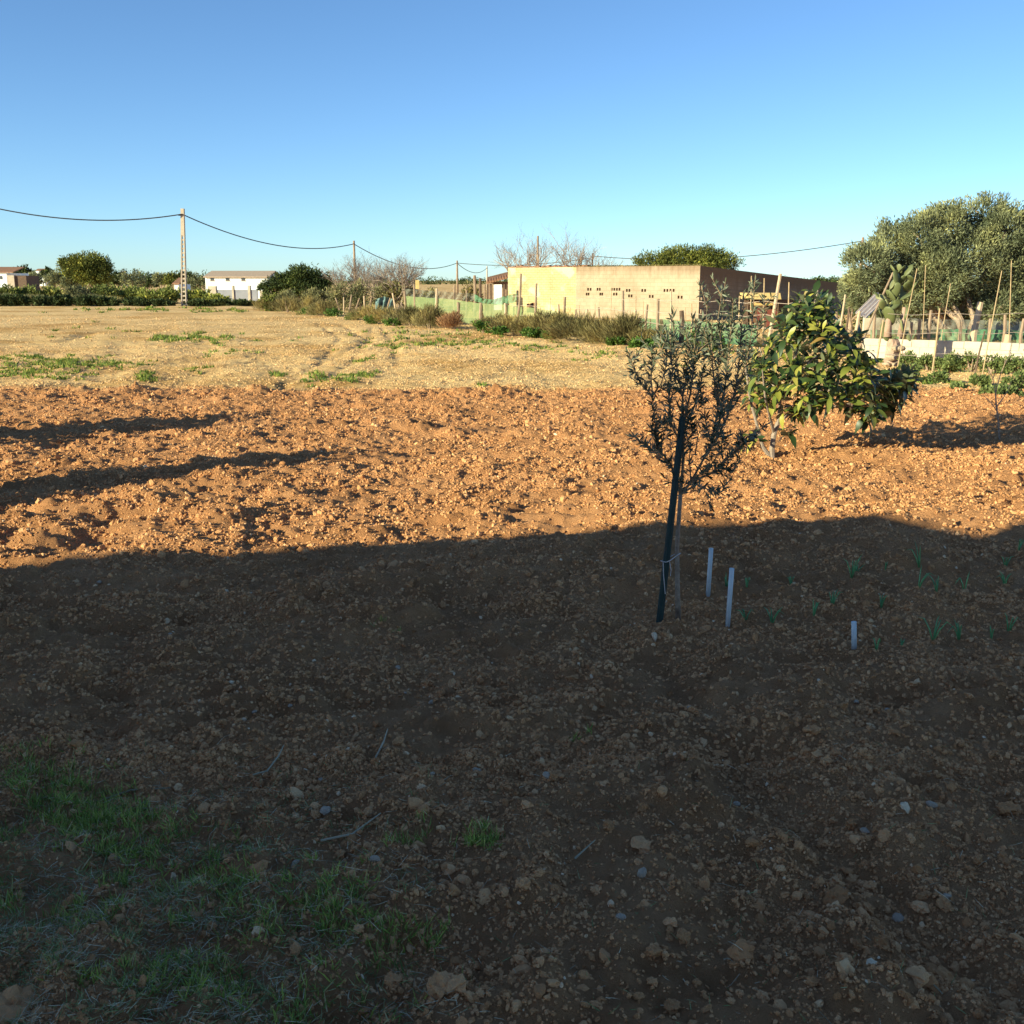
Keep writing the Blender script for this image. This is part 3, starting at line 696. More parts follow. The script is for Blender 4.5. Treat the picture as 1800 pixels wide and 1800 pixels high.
m = MB(); m.box((a0.x, 1.6, 0), (a1.x, 1.7, 1.9)); m.build('back_wall', 'wood_grey', Ls)

# plank shack before the dark end wall
Sh = empty('plank_shack', (AT(1345, 560, 44).x, 44, 0), 'makeshift shack of yellow board and red panels before the dark wall', 'shed')
lo = Sh.location
def pxy(px, py, Y=44): return AT(px, py, Y) - lo
def slab(name, mat, x0, x1, y0, y1, dep=.05, off=0, lean=0):
    a = pxy(x0, y1); b = pxy(x1, y0); m = MB()
    m.hexa([(a.x, off, a.z), (b.x, off, a.z), (b.x, off + dep, a.z), (a.x, off + dep, a.z), (a.x, off + lean, b.z), (b.x, off + lean, b.z), (b.x, off + lean + dep, b.z), (a.x, off + lean + dep, b.z)]); m.build(name, mat, Sh)
slab('roof_board', 'yellow_board', 1313, 1372, 515, 526, 1.4, -.2, .25)
slab('shelf_board', 'yellow_board', 1326, 1360, 530, 537, .05, .1)
slab('door_panel', 'red_paint', 1332, 1348, 538, 565, .05, .12)
slab('wall_panel', 'red_paint', 1349, 1372, 544, 575, .05, .14)
slab('wall_panel', 'rust', 1314, 1331, 536, 575, .05, .14)
slab('wall_panel', 'wood_dark', 1314, 1420, 527, 580, .05, .9)
for px in (1315, 1368): slab('post', 'wood_dark', px - 1, px + 1, 522, 580, .08, .05)
slab('barrel_lid', 'tarp_teal', 1398, 1412, 560, 575, .3, .0)

# ================================================================== WHITE FARMHOUSE and yard wall (left centre)
Yh = 118
Fh = empty('farmhouse', (AT(415, 500, Yh).x, Yh, 0), 'white farmhouse with grey tiled gable roof and three small windows', 'house'); lo = Fh.location
x0 = (AT(360.5, 488, Yh) - lo).x; x1 = (AT(470, 488, Yh) - lo).x; ze = AT(400, 487.5, Yh).z; zr = AT(400, 477.5, Yh + 3.2).z; dpt = 6.5
m = MB(); m.add([(x0, 0, -.2), (x1, 0, -.2), (x1, dpt, -.2), (x0, dpt, -.2), (x0, 0, ze), (x1, 0, ze), (x1, dpt, ze), (x0, dpt, ze), (x0, dpt / 2, zr - .06), (x1, dpt / 2, zr - .06)], F3=[(5, 6, 9), (7, 4, 8)], F4=[(0, 1, 5, 4), (1, 2, 6, 5), (2, 3, 7, 6), (3, 0, 4, 7)]); m.build('wall', 'white_render', Fh)
for s in (0, 1):
    e = -.25 if s == 0 else dpt + .25; m = MB(); q = [Vector((x0 - .15, e, ze - .02)), Vector((x1 + .25, e, ze - .02)), Vector((x1 + .25, dpt / 2, zr)), Vector((x0 - .15, dpt / 2, zr))]
    m.hexa(q + [p + Vector((0, 0, .1)) for p in q]); m.build('roof', 'roof_tile', Fh)
for px in (373, 400, 427.5):
    c = AT(px, 491, Yh) - lo; m = MB(); m.box((c.x - .2, -.03, c.z - .14), (c.x + .2, .02, c.z + .14)); wn = m.build('window', 'glass_dark', Fh)
    m = MB(); m.box((c.x - .26, -.06, c.z - .20), (c.x + .26, .01, c.z - .141)); m.build('sill', 'roof_tile', wn)
Yw = 104
Wl = empty('yard_wall', (AT(420, 515, Yw).x, Yw, 0), 'grey yard wall with pale pillars in front of the white farmhouse', 'wall'); lo = Wl.location
def wx(px): return (AT(px, 510, Yw) - lo).x
zt_ = AT(420, 509.5, Yw).z
m = MB(); m.box((wx(374), 0, -.2), (wx(452), .25, zt_)); m.build('wall_panel', 'grey_render', Wl)
for a, b, t in ((366, 380, 503), (436, 440, 502), (408, 411, 502), (475, 479, 502)):
    m = MB(); m.box((wx(a), -.1, -.2), (wx(b), .35, AT(a, t, Yw).z)); m.build('pillar', 'whitewash', Wl)
m = MB(); m.box((wx(479), 0, 0), (wx(537), .1, AT(500, 508, Yw).z)); m.build('gate_panel', 'wood_dark', Wl)
m = MB(); m.box((wx(456), .02, 0), (wx(476), .12, AT(500, 511, Yw).z)); m.build('wall_panel', 'whitewash', Wl)
# houses at the left edge
Yl = 130
Lh = empty('cottage', (AT(0, 500, Yl).x, Yl, 0), 'white cottage with brown roof cut by the left edge', 'house'); lo = Lh.location
m = MB(); b = AT(11, 480, Yl) - lo; m.box((b.x - 6, 0, -.2), (b.x, 6, b.z)); m.build('wall', 'white_render', Lh)
m = MB(); q = [Vector((b.x - 6.2, -.2, b.z + .02)), Vector((b.x + .9, -.2, b.z + .02)), Vector((b.x + .9, 3, b.z + .65)), Vector((b.x - 6.2, 3, b.z + .65))]; m.hexa(q + [p + Vector((0, 0, .12)) for p in q]); m.build('roof', 'roof_terracotta', Lh)
m = MB(); c = AT(2, 488, Yl) - lo; m.box((c.x - .15, -.03, c.z - .2), (c.x + .15, .02, c.z + .2)); m.build('window', 'glass_dark', Lh)
Lk = empty('stone_hut', (AT(28, 495, 112).x, 112, 0), 'small brown stone hut beside the cottage at the left edge', 'hut'); lo = Lk.location
a = AT(12, 484, 112) - lo; b = AT(24, 484, 112) - lo; c = AT(44, 484, 112) - lo
m = MB(); m.box((a.x, 0, -.2), (b.x, 3, a.z)); m.build('front_wall', 'concrete', Lk)
m = MB(); m.box((b.x + .003, .2, -.2), (c.x, 3.2, a.z - .03)); m.build('side_wall', 'wood_dark', Lk)  # dark material gives this side of the hut its shade
# far white buildings on the skyline
for px, py, wd, lab in ((70, 476, 14, 'left'), (213, 480.5, 5, 'middle'), (310, 500, 7, 'right')):
    Yf = 420 if px < 250 else 135
    c = AT(px, py, Yf); D_ = empty('distant_house', (c.x, Yf, 0), f'tiny white house on the tree line, {lab}most of three' if lab != 'middle' else 'tiny white house on the tree line, middle one of three', 'house', 'tiny distant houses')
    m = MB(); hw = wd / 2 / FPX * Yf; m.box((-hw, 0, -.3), (hw, 5, c.z)); m.build('wall', 'white_render', D_)
    m = MB(); q = [Vector((-hw - .2, -.2, c.z + .01)), Vector((hw + .2, -.2, c.z + .01)), Vector((hw + .2, 2.6, c.z + .7)), Vector((-hw - .2, 2.6, c.z + .7))]; m.hexa(q + [p + Vector((0, 0, .15)) for p in q]); m.build('roof', 'roof_terracotta', D_)

# ================================================================== TREES AND SHRUBS
def lobe_px(L, Y): # photograph circles (px, py, rx, ry) -> lobes
    out = []
    for q in L:
        px, py, rx = q[0], q[1], q[2]; ry = q[3] if len(q) > 3 else rx; dy = q[4] if len(q) > 4 else 0
        c = AT(px, py, Y + dy); k = (Y + dy) / FPX; out.append((c, (rx * k, (rx + ry) / 2 * k * (1.15), ry * k)))
    return out
def leafy_tree(name, label, cat, Y, L, n, size, mat, base_px, trunk_r, group=None, bark='bark_grey', tight=1, **kw):
    if tight != 1: L = [(q[0], q[1], q[2] * tight, (q[3] if len(q) > 3 else q[2]) * tight, random.uniform(-.9, .5)) for q in L]
    lobes = lobe_px(L, Y); bx = AT(base_px, 500, Y).x; org = Vector((bx, Y, hz(bx, Y)))
    T = empty(name, org, label, cat, group)
    lob = [(c - org, r) for c, r in lobes]
    m = MB(); zc = min(c.z for c, r in lob)
    fork = Vector((0, 0, max(.3, zc * .45)))
    m.tube([(0, 0, -.2), fork * .5 + Vector((trunk_r * .5, 0, 0)), fork], [trunk_r * 1.25, trunk_r, trunk_r * .9], 8)
    for c, r in lob:
        mid = fork.lerp(c, .5) + Vector((random.gauss(0, .05), random.gauss(0, .05), .1)) * c.length * .3
        m.tube([fork * .95, mid, c, c + Vector((random.gauss(0, .4) * r[0], random.gauss(0, .4) * r[1], r[2] * .6))], [trunk_r * .6, trunk_r * .4, trunk_r * .22, trunk_r * .08], 6)
    m.build('trunk', bark, T)
    p = crown(lob, n, size, **kw); me = leaves_mesh('crown', *p[:4], p[4]); link('crown', me, mat, T)
    return T
# big olive on the right
OL = [(1525, 470, 42, 50), (1515, 425 + 85, 36, 36), (1575, 440, 46, 52), (1618, 420, 46, 48), (1672, 398, 46, 46), (1730, 385, 48, 42), (1768, 410, 42, 48), (1590, 510, 55, 50), (1650, 480, 60, 60), (1710, 460, 62, 62), (1775, 480, 50, 60), (1700, 535, 60, 34), (1640, 545, 42, 26), (1760, 540, 46, 34), (1830, 500, 50, 70), (1800, 430, 35, 50), (1850, 440, 40, 50)]
leafy_tree('olive_tree', 'large silvery green olive tree with several trunks beyond the white wall', 'tree', 36, OL, 130000, .12, 'olive_tree_leaf', 1690, .17, tight=.86, per=110, spread=.17, aspect=.27, up=.6, out=1.0, shell=.72)
m = MB(); b0 = AT(1698, 600, 35); b0.z = 0
for dx, tx, ty in ((.0, 1660, 500), (.1, 1620, 500), (-.05, 1745, 520), (.15, 1700, 480), (-.2, 1580, 520)):
    e = AT(tx, ty, 36); m.tube([b0 + Vector((dx, 0, -.2)), b0 + Vector((dx * 1.5 + (e.x - b0.x) * .3, .2, .7)), b0.lerp(e, .6) + Vector((0, 0, .1)), e], [.13, .10, .08, .05], 7)
Tb = MB(b0); Tb.V = m.V; Tb.F3 = m.F3; Tb.F4 = m.F4; Tb.n = m.n
o = Tb.build('trunk', 'bark_grey'); o.parent = bpy.data.objects['olive_tree']; o.location = b0 - bpy.data.objects['olive_tree'].location
# smaller trees behind the right-hand fence
leafy_tree('olive_tree', 'low olive behind the corrugated sheet, left of the big olive tree', 'tree', 42, [(1505, 520, 24, 22), (1490, 505, 16, 14), (1530, 540, 26, 18)], 5000, .11, 'olive_tree_leaf', 1498, .09, per=24, spread=.2)
leafy_tree('hedge_tree', 'dark green tree top behind the low end of the dark wall', 'tree', 80, [(1440, 503, 20, 12), (1465, 506, 20, 12), (1420, 505, 14, 8)], 3500, .22, 'evergreen_leaf', 1445, .15, per=22, spread=.2)
# pine behind building
leafy_tree('pine_tree', 'broad umbrella pine showing over the block building', 'tree', 92, [(1150, 462, 34, 16), (1195, 452, 40, 17), (1240, 455, 40, 18), (1275, 464, 26, 14), (1210, 470, 70, 16)], 22000, .22, 'pine_leaf', 1210, .3, per=26, spread=.17, up=.6, aspect=.3, shell=.5)
# round pine far left
leafy_tree('pine_tree', 'round dark pine standing above the far left hedge', 'tree', 150, [(128, 470, 22, 16), (155, 462, 32, 15), (178, 474, 19, 17), (150, 480, 34, 12), (118, 462, 13, 8), (165, 490, 28, 10)], 20000, .34, 'pine_leaf', 155, .45, per=24, spread=.18, up=.3, shell=.4)
leafy_tree('evergreen_oak', 'round dark evergreen right of the white farmhouse', 'tree', 100, [(530, 488, 32, 17), (500, 498, 26, 15), (560, 496, 24, 16), (478, 503, 18, 12), (535, 508, 50, 14), (465, 508, 12, 8)], 16000, .26, 'evergreen_leaf', 525, .25, per=24, spread=.18, shell=.4)
# tree line on the far left
FT = [(58, 492, 13, 11, 'olive_tree_leaf'), (96, 490, 14, 14, 'olive_tree_leaf'), (82, 480, 10, 7, 'evergreen_leaf'), (40, 477, 14, 6, 'evergreen_leaf'), (232, 490, 20, 15, 'olive_tree_leaf'), (262, 494, 16, 12, 'evergreen_leaf'), (205, 489, 12, 9, 'evergreen_leaf'), (300, 492, 14, 9, 'pine_leaf'), (344, 497, 16, 12, 'olive_tree_leaf'), (283, 490, 12, 8, 'olive_tree_leaf'), (325, 487, 14, 7, 'evergreen_leaf'), (140, 500, 16, 9, 'grey_shrub_leaf'), (190, 502, 18, 8, 'grey_shrub_leaf'), (120, 497, 10, 9, 'olive_tree_leaf')]
for i, (px, py, rx, ry, mt) in enumerate(sorted(FT)):
    Y = 150 + 25 * ((i * 7) % 4) if ry > 7 else 260
    leafy_tree('far_tree', f'{ORD[i]} small tree from the left in the far left tree line', 'tree', Y, [(px, py, rx, ry), (px - rx * .5, py + 3, rx * .6, ry * .7), (px + rx * .6, py + 2, rx * .6, ry * .75)], 1500, .004 * Y * .6, mt, px, .12, 'trees of the far left tree line', per=20, spread=.2)
# a wooded strip closing the horizon
pos = []; 
for px in np.linspace(-60, 1860, 300):
    Y = 600 + 250 * random.random(); c = AT(px, 492, Y); r = random.uniform(3, 6) * (1 if px < 560 else .62); pos.append(((c.x, Y, r * .3), (r * 2.6, r * 1.5, r * .75)))
p = crown(pos, 60000, .9, .6, 24, .2, .2, .4, .3); link('far_wood', leaves_mesh('far_wood', *p[:4], p[4]), 'evergreen_leaf')
tag(bpy.data.objects['far_wood'], 'thin dark band of distant woodland along the horizon', 'woodland', kind='stuff')

def shrub(name, label, cat, px, py_base, py_top, wpx, n, mat, Y=None, kind='leaf', size=.1, group=None, aspect=.4, wd=.012, lean=.35):
    x, y = G(px, py_base)
    if Y: c = AT(px, 500, Y); x, y = c.x, Y
    h = AT(px, py_top, y).z; z0 = hz(x, y); rx = wpx / 2 / FPX * y * 1.03; h = max(h - z0, .15)
    T = empty(name, (x, y, z0), label, cat, group)
    if kind == 'leaf':
        lob = [((random.gauss(0, .4) * rx, random.gauss(0, .3) * rx * .6, h * random.uniform(.25, .62)), (rx * random.uniform(.4, .6), rx * .5, h * random.uniform(.28, .4))) for _ in range(5)] + [((0, 0, h * .55), (rx * .6, rx * .5, h * .42))]
        p = crown(lob, n, size, aspect, 18, .22, .4, .6, .4); me = leaves_mesh('foliage', *p[:4], p[4])
    else:
        p, d, ln, wd_ = strands((0, 0, 0), rx, rx * .7, h, n, wd, lean); me = leaves_mesh('foliage', p, d, ln, wd_)
    link('foliage', me, mat, T)
    m = MB()
    for k in range(5):
        a = random.uniform(0, 6.28); m.tube([(0, 0, -.1), (math.cos(a) * rx * .2, math.sin(a) * rx * .2, h * .3), (math.cos(a) * rx * .4, math.sin(a) * rx * .3, h * .65)], [.03, .02, .008], 5)
    m.build('stem', 'bark_grey', T); return T
# left hedge: tall scrub behind, dark low growth in front
i = 0
for px, top, wdt, mt in ((5, 504, 60, 'hedge_leaf'), (48, 502, 60, 'hedge_leaf'), (90, 505, 70, 'hedge_leaf'), (130, 504, 64, 'grey_shrub_leaf'), (172, 504, 70, 'hedge_leaf'), (215, 506, 66, 'hedge_leaf'), (258, 508, 60, 'hedge_leaf'), (292, 506, 44, 'hedge_leaf'), (345, 510, 50, 'hedge_leaf'), (385, 520, 44, 'hedge_leaf')):
    shrub('hedge_shrub', f'{ORD[i]} green hedge shrub from the left at the far left field edge', 'shrub', px, 533, top, wdt, 2600, mt, Y=93 + (i % 3), size=.28, group='green shrubs of the far left hedge'); i += 1
i = 0
for px, top, wdt in ((14, 513, 64), (55, 516, 60), (98, 518, 60), (150, 515, 64), (190, 520, 56)):
    shrub('grey_shrub', f'{ORD[i]} olive-grey feathery bush from the left before the far left hedge', 'shrub', px, 540, top, wdt, 2200, 'grey_shrub_leaf', Y=89.5, kind='s', wd=.05, group='feathery bushes of the far left hedge'); i += 1
i = 0
for px, top, wdt in ((-10, 521, 60), (28, 519, 52), (70, 523, 56), (112, 520, 56), (150, 521, 56), (190, 524, 56), (232, 527, 52), (285, 529, 40), (350, 528, 44), (385, 529, 46), (425, 530, 40)):
    shrub('low_shrub', f'{ORD[i]} very dark low shrub from the left along the far field edge', 'shrub', px, 541, top, wdt, 1800, 'low_dark_leaf', Y=85, size=.22, group='dark low shrubs along the far field edge', aspect=.5); i += 1
# bare fig trees
def bare_tree(label, px, py_base, Y, top, wpx, levels=5, mat='bark_pale', r0=.10, seed=1, group='bare trees'):
    R_ = random.Random(seed); c = AT(px, 500, Y); z0 = hz(c.x, Y); h = (AT(px, top, Y).z - z0) * (1.18 if levels < 6 else 1.0)
    T = empty('bare_tree', (c.x, Y, z0), label, 'tree', group); hw = wpx / 2 / FPX * Y
    mt = MB(); mb = MB()
    def grow(p, d, L, r, lv):
        q = p + d * L * .5 + Vector((R_.gauss(0, .06), R_.gauss(0, .06), .03)) * L; e = p + d * L + Vector((0, 0, .06 * L))
        (mt if lv >= levels - 1 else mb).tube([p, q, e], [r, r * .8, r * .62], 6 if lv > 2 else (4 if lv else 3))
        if lv == 0: return
        for k in range(R_.choice((2, 3, 3)) if lv > 1 else 3):
            nd = (d + Vector((R_.gauss(0, .55), R_.gauss(0, .45), R_.gauss(.18, .28)))).normalized()
            grow(q if (k == 0 and lv < levels) else e, nd, L * R_.uniform(.62, .88), r * .62, lv - 1)
    for k in range(6):
        a = k / 6 * 6.283; s = R_.uniform(.25, .9)
        grow(Vector((R_.gauss(0, .3) * hw, R_.gauss(0, .15) * hw, -.1)), Vector((math.cos(a) * s * hw / h, math.sin(a) * s * hw / h * .6, 1)).normalized(), h * .30, r0, levels - (k % 2))
    mt.build('trunk', mat, T); mb.build('branch', mat, T)
    return T
bare_tree('grey leafless fig tree below the wooden pole', 622, 520, 80, 455, 74, 6, r0=.07, seed=3)
bare_tree('grey leafless fig tree with dense twigs right of the wooden pole', 708, 520, 72, 450, 74, 6, r0=.07, seed=4)
bare_tree('leafless fig tree at the left of the bare group', 655, 520, 76, 464, 70, 6, r0=.06, seed=9)
bare_tree('leafless tree behind the yellow brick wall, left one', 925, 500, 78, 432, 84, 5, 'bark_grey', r0=.06, seed=5)
bare_tree('leafless tree behind the brick wall, right one with upright twigs', 1005, 500, 80, 430, 80, 5, 'bark_grey', r0=.06, seed=6)
bare_tree('leafless tree standing lowest behind the block wall', 1055, 500, 84, 452, 50, 4, 'bark_grey', r0=.05, seed=8)
# grey-green scrub under the fig trees
i = 0
for px, base, top, wdt, mt in ((470, 535, 515, 40, 'hedge_leaf'), (505, 538, 508, 50, 'grey_shrub_leaf'), (548, 545, 505, 56, 'grey_shrub_leaf'), (590, 548, 498, 60, 'grey_shrub_leaf'), (635, 552, 492, 64, 'grey_shrub_leaf'), (680, 555, 494, 60, 'grey_shrub_leaf'), (718, 555, 500, 50, 'grey_shrub_leaf'), (755, 545, 508, 44, 'grey_shrub_leaf'), (825, 535, 495, 44, 'dry_shrub')):
    shrub('scrub_bush', f'{ORD[i]} grey-green scrub bush from the left under the bare trees', 'shrub', px, base, top, wdt, 2400, mt, Y=72, size=.2, group='scrub under the bare trees', aspect=.3); i += 1
# dry feathery shrubs along the field edge
i = 0
for px, base, top, wdt, mt in sorted(((470, 546, 522, 44, 'dry_shrub'), (505, 549, 518, 46, 'dry_shrub'), (540, 552, 520, 44, 'dry_shrub'), (575, 556, 524, 40, 'dry_shrub'), (655, 566, 534, 52, 'dry_shrub'), (690, 570, 537, 56, 'dry_shrub'), (722, 573, 535, 56, 'dry_shrub'), (755, 577, 533, 56, 'dry_shrub'), (797, 579, 546, 34, 'russet_shrub'), (868, 584, 546, 44, 'dry_shrub'), (905, 588, 545, 54, 'dry_shrub'), (932, 590, 552, 36, 'dry_shrub'), (960, 592, 541, 40, 'dry_shrub'), (995, 597, 545, 64, 'dry_shrub'), (1035, 600, 549, 68, 'dry_shrub'), (1075, 603, 551, 62, 'dry_shrub'), (1105, 606, 548, 48, 'dry_shrub'), (1138, 608, 570, 44, 'dry_shrub'))):
    lab = 'russet pink tumbleweed shrub among the dry brown ones' if mt == 'russet_shrub' else f'{ORD[i]} dry brown feathery shrub from the left along the field edge'
    shrub('dry_shrub', lab, 'shrub', px, base, top, wdt, 2600, mt, kind='s', wd=.018, group='dry feathery shrubs along the field edge', lean=.75)
    if mt != 'russet_shrub': i += 1
# low green herbs at their feet
i = 0
for px, base, top, wdt in sorted(((545, 553, 541, 50), (590, 557, 544, 40), (625, 562, 548, 36), (655, 569, 556, 40), (690, 573, 562, 36), (850, 586, 566, 40), (880, 590, 575, 36), (935, 594, 576, 44), (965, 597, 582, 30), (1085, 607, 592, 40), (1125, 611, 593, 44), (1160, 612, 590, 40), (1228, 612, 573, 50), (1262, 620, 590, 40))):
    shrub('green_herb', f'{ORD[i]} low bright green herb clump from the left at the foot of the dry shrubs', 'plant', px, base, top, wdt, 900, 'herb_leaf', size=.09, group='green herbs at the field edge', aspect=.6); i += 1

# ================================================================== FENCES
FX = [460, 600, 711, 800, 900, 1000, 1100, 1160, 1230, 1330, 1420]; FY = [76, 63, 56, 49.5, 45, 41.5, 38.5, 36.5, 34.5, 32.5, 31.5]
def fence_y(px): return float(np.interp(px, FX, FY))
def stake(px0, top, Y, r, mat, label, group, px1=None, name='fence_stake', base=None):
    t = AT(px0, top, Y); b = AT(px1 if px1 is not None else px0, 560 if base is None else base, Y); z0 = hz(b.x, Y) if base is None else b.z
    if base is not None and z0 < .3: z0 = hz(b.x, Y)
    m = MB((b.x, Y, z0)); md = t.lerp(b, .5) + Vector((random.gauss(0, r * .5), 0, 0)); md.z = (t.z + z0) / 2
    m.tube([(b.x, Y, z0 - .15), md, t], [r * 1.1, r, r * .85], 7); o = m.build(name, mat); return tag(o, label, 'stake', group)
i = 0
PO = [(560, 530, .04, None), (573, 526, .04, 568), (590, 524, .05, 600), (604, 522, .04, None), (618, 518, .05, 612), (632, 524, .04, 622), (640, 520, .05, None), (653, 522, .04, 645), (686, 524, .05, 678), (690, 515, .05, 700), (711, 511, .07, None), (728, 500, .06, None), (768, 507, .07, None), (805, 531, .07, None), (846, 532, .08, None), (888, 533, .07, None), (915.5, 481, .055, 907), (943, 498, .05, 940), (981, 535, .06, None), (993, 522, .06, None), (1012, 544, .04, None), (1032, 543, .05, None), (1052, 540, .045, None), (1095, 511, .05, None), (1117, 544, .06, None), (1138, 535, .045, 1136), (1157, 525, .055, None), (1179.5, 511, .03, None)]
for px, top, r, pb in PO:
    stake(px, top, fence_y(px), r, 'wood_grey' if i % 3 else 'wood_pale', f'{ORD[i]} rough wooden stake from the left in the field-edge fence', 'stakes of the field-edge fence', pb); i += 1
stake(1198, 546, 34.8, .085, 'wood_dark', 'thick dark stump post behind the olive sapling tips', 'stakes of the field-edge fence')
i = 0
for px, top in ((799, 501), (834, 484), (844, 489), (852, 500), (820, 510)):
    stake(px, top, 60, .09 if px in (834, 844) else .06, 'wood_dark' if px == 844 else 'wood_grey', f'{ORD[i]} post listed in the back row beside the lean-to shed' if False else ['grey post standing left of the far netting', 'tall grey post left of the lean-to shed', 'dark brown post left of the lean-to shed', 'short post right beside the lean-to shed', 'low post between the far netting and the shed'][i], 'posts of the back fence'); i += 1
i = 0
for px, top, pb in ((1215.5, 534, None), (1321, 485, None), (1343.5, 489, None), (1387, 496, None), (1300, 520, None)):
    stake(px, top, 33.5, .022, 'cane', f'{ORD[i]} thin upright cane from the left before the dark end wall', 'canes before the dark end wall', pb, 'cane'); i += 1
stake(1372, 481, 32.5, .055, 'wood_pale', 'pale leaning pole before the dark end wall', 'stakes of the field-edge fence', 1351)
# yellow board on its stake
p = AT(733.5, 501, 55.8); m = MB(p); m.box((p.x - .10, p.y, p.z - .2), (p.x + .10, p.y + .03, p.z + .25)); tag(m.build('board', 'yellow_board'), 'small yellow board nailed high on a stake near the bare trees', 'board')
# nets
def net(name, label, mat, top, bot, Yf, wav=.12, n=36):
    """strip of netting between two photograph polylines, hung in gentle folds"""
    xs_ = np.linspace(top[0][0], top[-1][0], n); V = []; rows = 6
    for j in range(rows):
        t = j / (rows - 1)
        for i_, x in enumerate(xs_):
            yt = np.interp(x, [q[0] for q in top], [q[1] for q in top]); yb = np.interp(x, [q[0] for q in bot], [q[1] for q in bot])
            Y = Yf(x) + wav * math.sin(i_ * 1.7 + j * .8) + wav * random.gauss(0, .35)
            p = AT(x, yt * (1 - t) + yb * t + random.gauss(0, .3), Y); p.z = max(p.z, .02); V.append(p)
    F = [(j * n + i_, (j + 1) * n + i_, (j + 1) * n + i_ + 1, j * n + i_ + 1) for j in range(rows - 1) for i_ in range(n - 1)]
    o_ = Vector(V[0]); o_.z = 0; m = MB(o_); m.add([tuple(v) for v in V], F4=F); o = m.build(name, mat, None, True); tag(o, label, 'netting', 'garden netting'); return o
net('garden_net', 'pale green shade netting on the fence left of the brick building', 'net_pale', [(712, 521), (735, 522), (768, 524), (800, 527), (845, 533), (905, 537), (985, 548)], [(712, 545), (768, 560), (845, 572), (905, 580), (985, 590)], lambda x: fence_y(x) + .15)
net('garden_net', 'green netting sagging between posts just left of the brick wall', 'net_green', [(834, 516), (845, 524), (865, 527), (885, 521), (908, 516)], [(834, 530), (850, 533), (870, 536), (890, 535), (908, 531)], lambda x: 52 + (x - 834) * -.05)
net('garden_net', 'grey-green wire netting above the pale shade netting', 'net_grey', [(712, 508), (768, 512), (800, 514), (834, 516)], [(712, 521), (768, 525), (800, 527), (834, 530)], lambda x: 57.5)
net('garden_net', 'green netting along the foot of the block wall behind the sapling', 'net_green', [(1118, 559), (1150, 560), (1200, 564), (1260, 567), (1330, 572)], [(1118, 590), (1150, 595), (1200, 600), (1260, 606), (1330, 612)], lambda x: fence_y(x) + .2)
net('garden_net', 'teal tarpaulin scrap under the leaning sticks by the fig trees', 'tarp_teal', [(660, 527), (675, 521), (692, 526)], [(662, 545), (676, 544), (694, 546)], lambda x: 61, .2, 12)
net('garden_net', 'brown sacking scrap at the fence before the yellow brick', 'rust', [(926, 534), (940, 532), (944, 533)], [(926, 549), (940, 550), (944, 549)], lambda x: 45, .1, 8)
# wires along the field edge fence
def wire(pts, label, r=.008, group='fence wires'):
    m = MB(pts[0]); m.tube(pts, r, 4); tag(m.build('fence_wire', 'wire'), label, 'wire', group)
for k, (dz, nm) in enumerate(((.55, 'lower'), (.95, 'middle'), (1.35, 'upper'))):
    pp = []
    for px in np.linspace(900, 1420, 30):
        Y = fence_y(px); c = AT(px, 500, Y); pp.append(Vector((c.x, Y - .05, dz + .04 * math.sin(px * .09))))
    wire(pp, f'{nm} thin wire of the field-edge fence before the building')
# vertical dry stalks in the fence
i = 0
for px, top in ((950, 540), (968, 524), (1003, 540), (1018, 536), (1046, 534), (1075, 505), (1080, 540), (1118, 520), (1131, 530), (1205, 540)):
    stake(px, top, fence_y(px) + .3, .012, 'cane', f'{ORD[i]} thin dry stalk from the left against the block building', 'dry stalks against the building', px + random.uniform(-3, 3), 'dry_stalk'); i += 1

# ---------------- right-hand side
YA, YB = 27.6, 24.6
wA = AT(1516, 600, YA); wB = AT(1880, 615, YB)
ew = Vector((wB.x - wA.x, wB.y - wA.y, 0)); LW = ew.length; ew.normalize(); nw = Vector((-ew.y, ew.x, 0))
LWALL = empty('low_wall', (wA.x, wA.y, 0), 'low cream painted block wall on the right before the olive tree', 'wall')
z_a = AT(1520, 591, YA).z; z_b = AT(1800, 607, YB + .6).z; hw_ = .5 * (z_a + z_b)
m = MB(); nb = int(LW / .42); m0 = None
for row in range(3):
    for k in range(nb + 1):
        a0_ = max(0, k * .42 - (.21 if row % 2 else 0)); a1_ = min(LW, k * .42 + .42 - (.21 if row % 2 else 0))
        if a1_ - a0_ < .05: continue
        z0_ = hw_ / 3 * row - (.1 if row == 0 else 0); z1_ = hw_ / 3 * (row + 1) - .006; j = random.gauss(0, .006)
        q = [ew * (a0_ + .004) + nw * j, ew * (a1_ - .004) + nw * j, ew * (a1_ - .004) + nw * (.2 + j), ew * (a0_ + .004) + nw * (.2 + j)]
        mm = MB(); mm.hexa([v + Vector((0, 0, z0_)) for v in q] + [v + Vector((0, 0, z1_ + (random.uniform(-.004, .01) if row == 2 else 0))) for v in q]); mm.build('block', 'whitewash', LWALL)
m = MB(); q = [ew * .01 + nw * .02, ew * (LW - .01) + nw * .02, ew * (LW - .01) + nw * .17, ew * .01 + nw * .17]; m.hexa([v + Vector((0, 0, -.1)) for v in q] + [v + Vector((0, 0, hw_ - .02)) for v in q]); m.build('mortar_core', 'low_wall', LWALL)

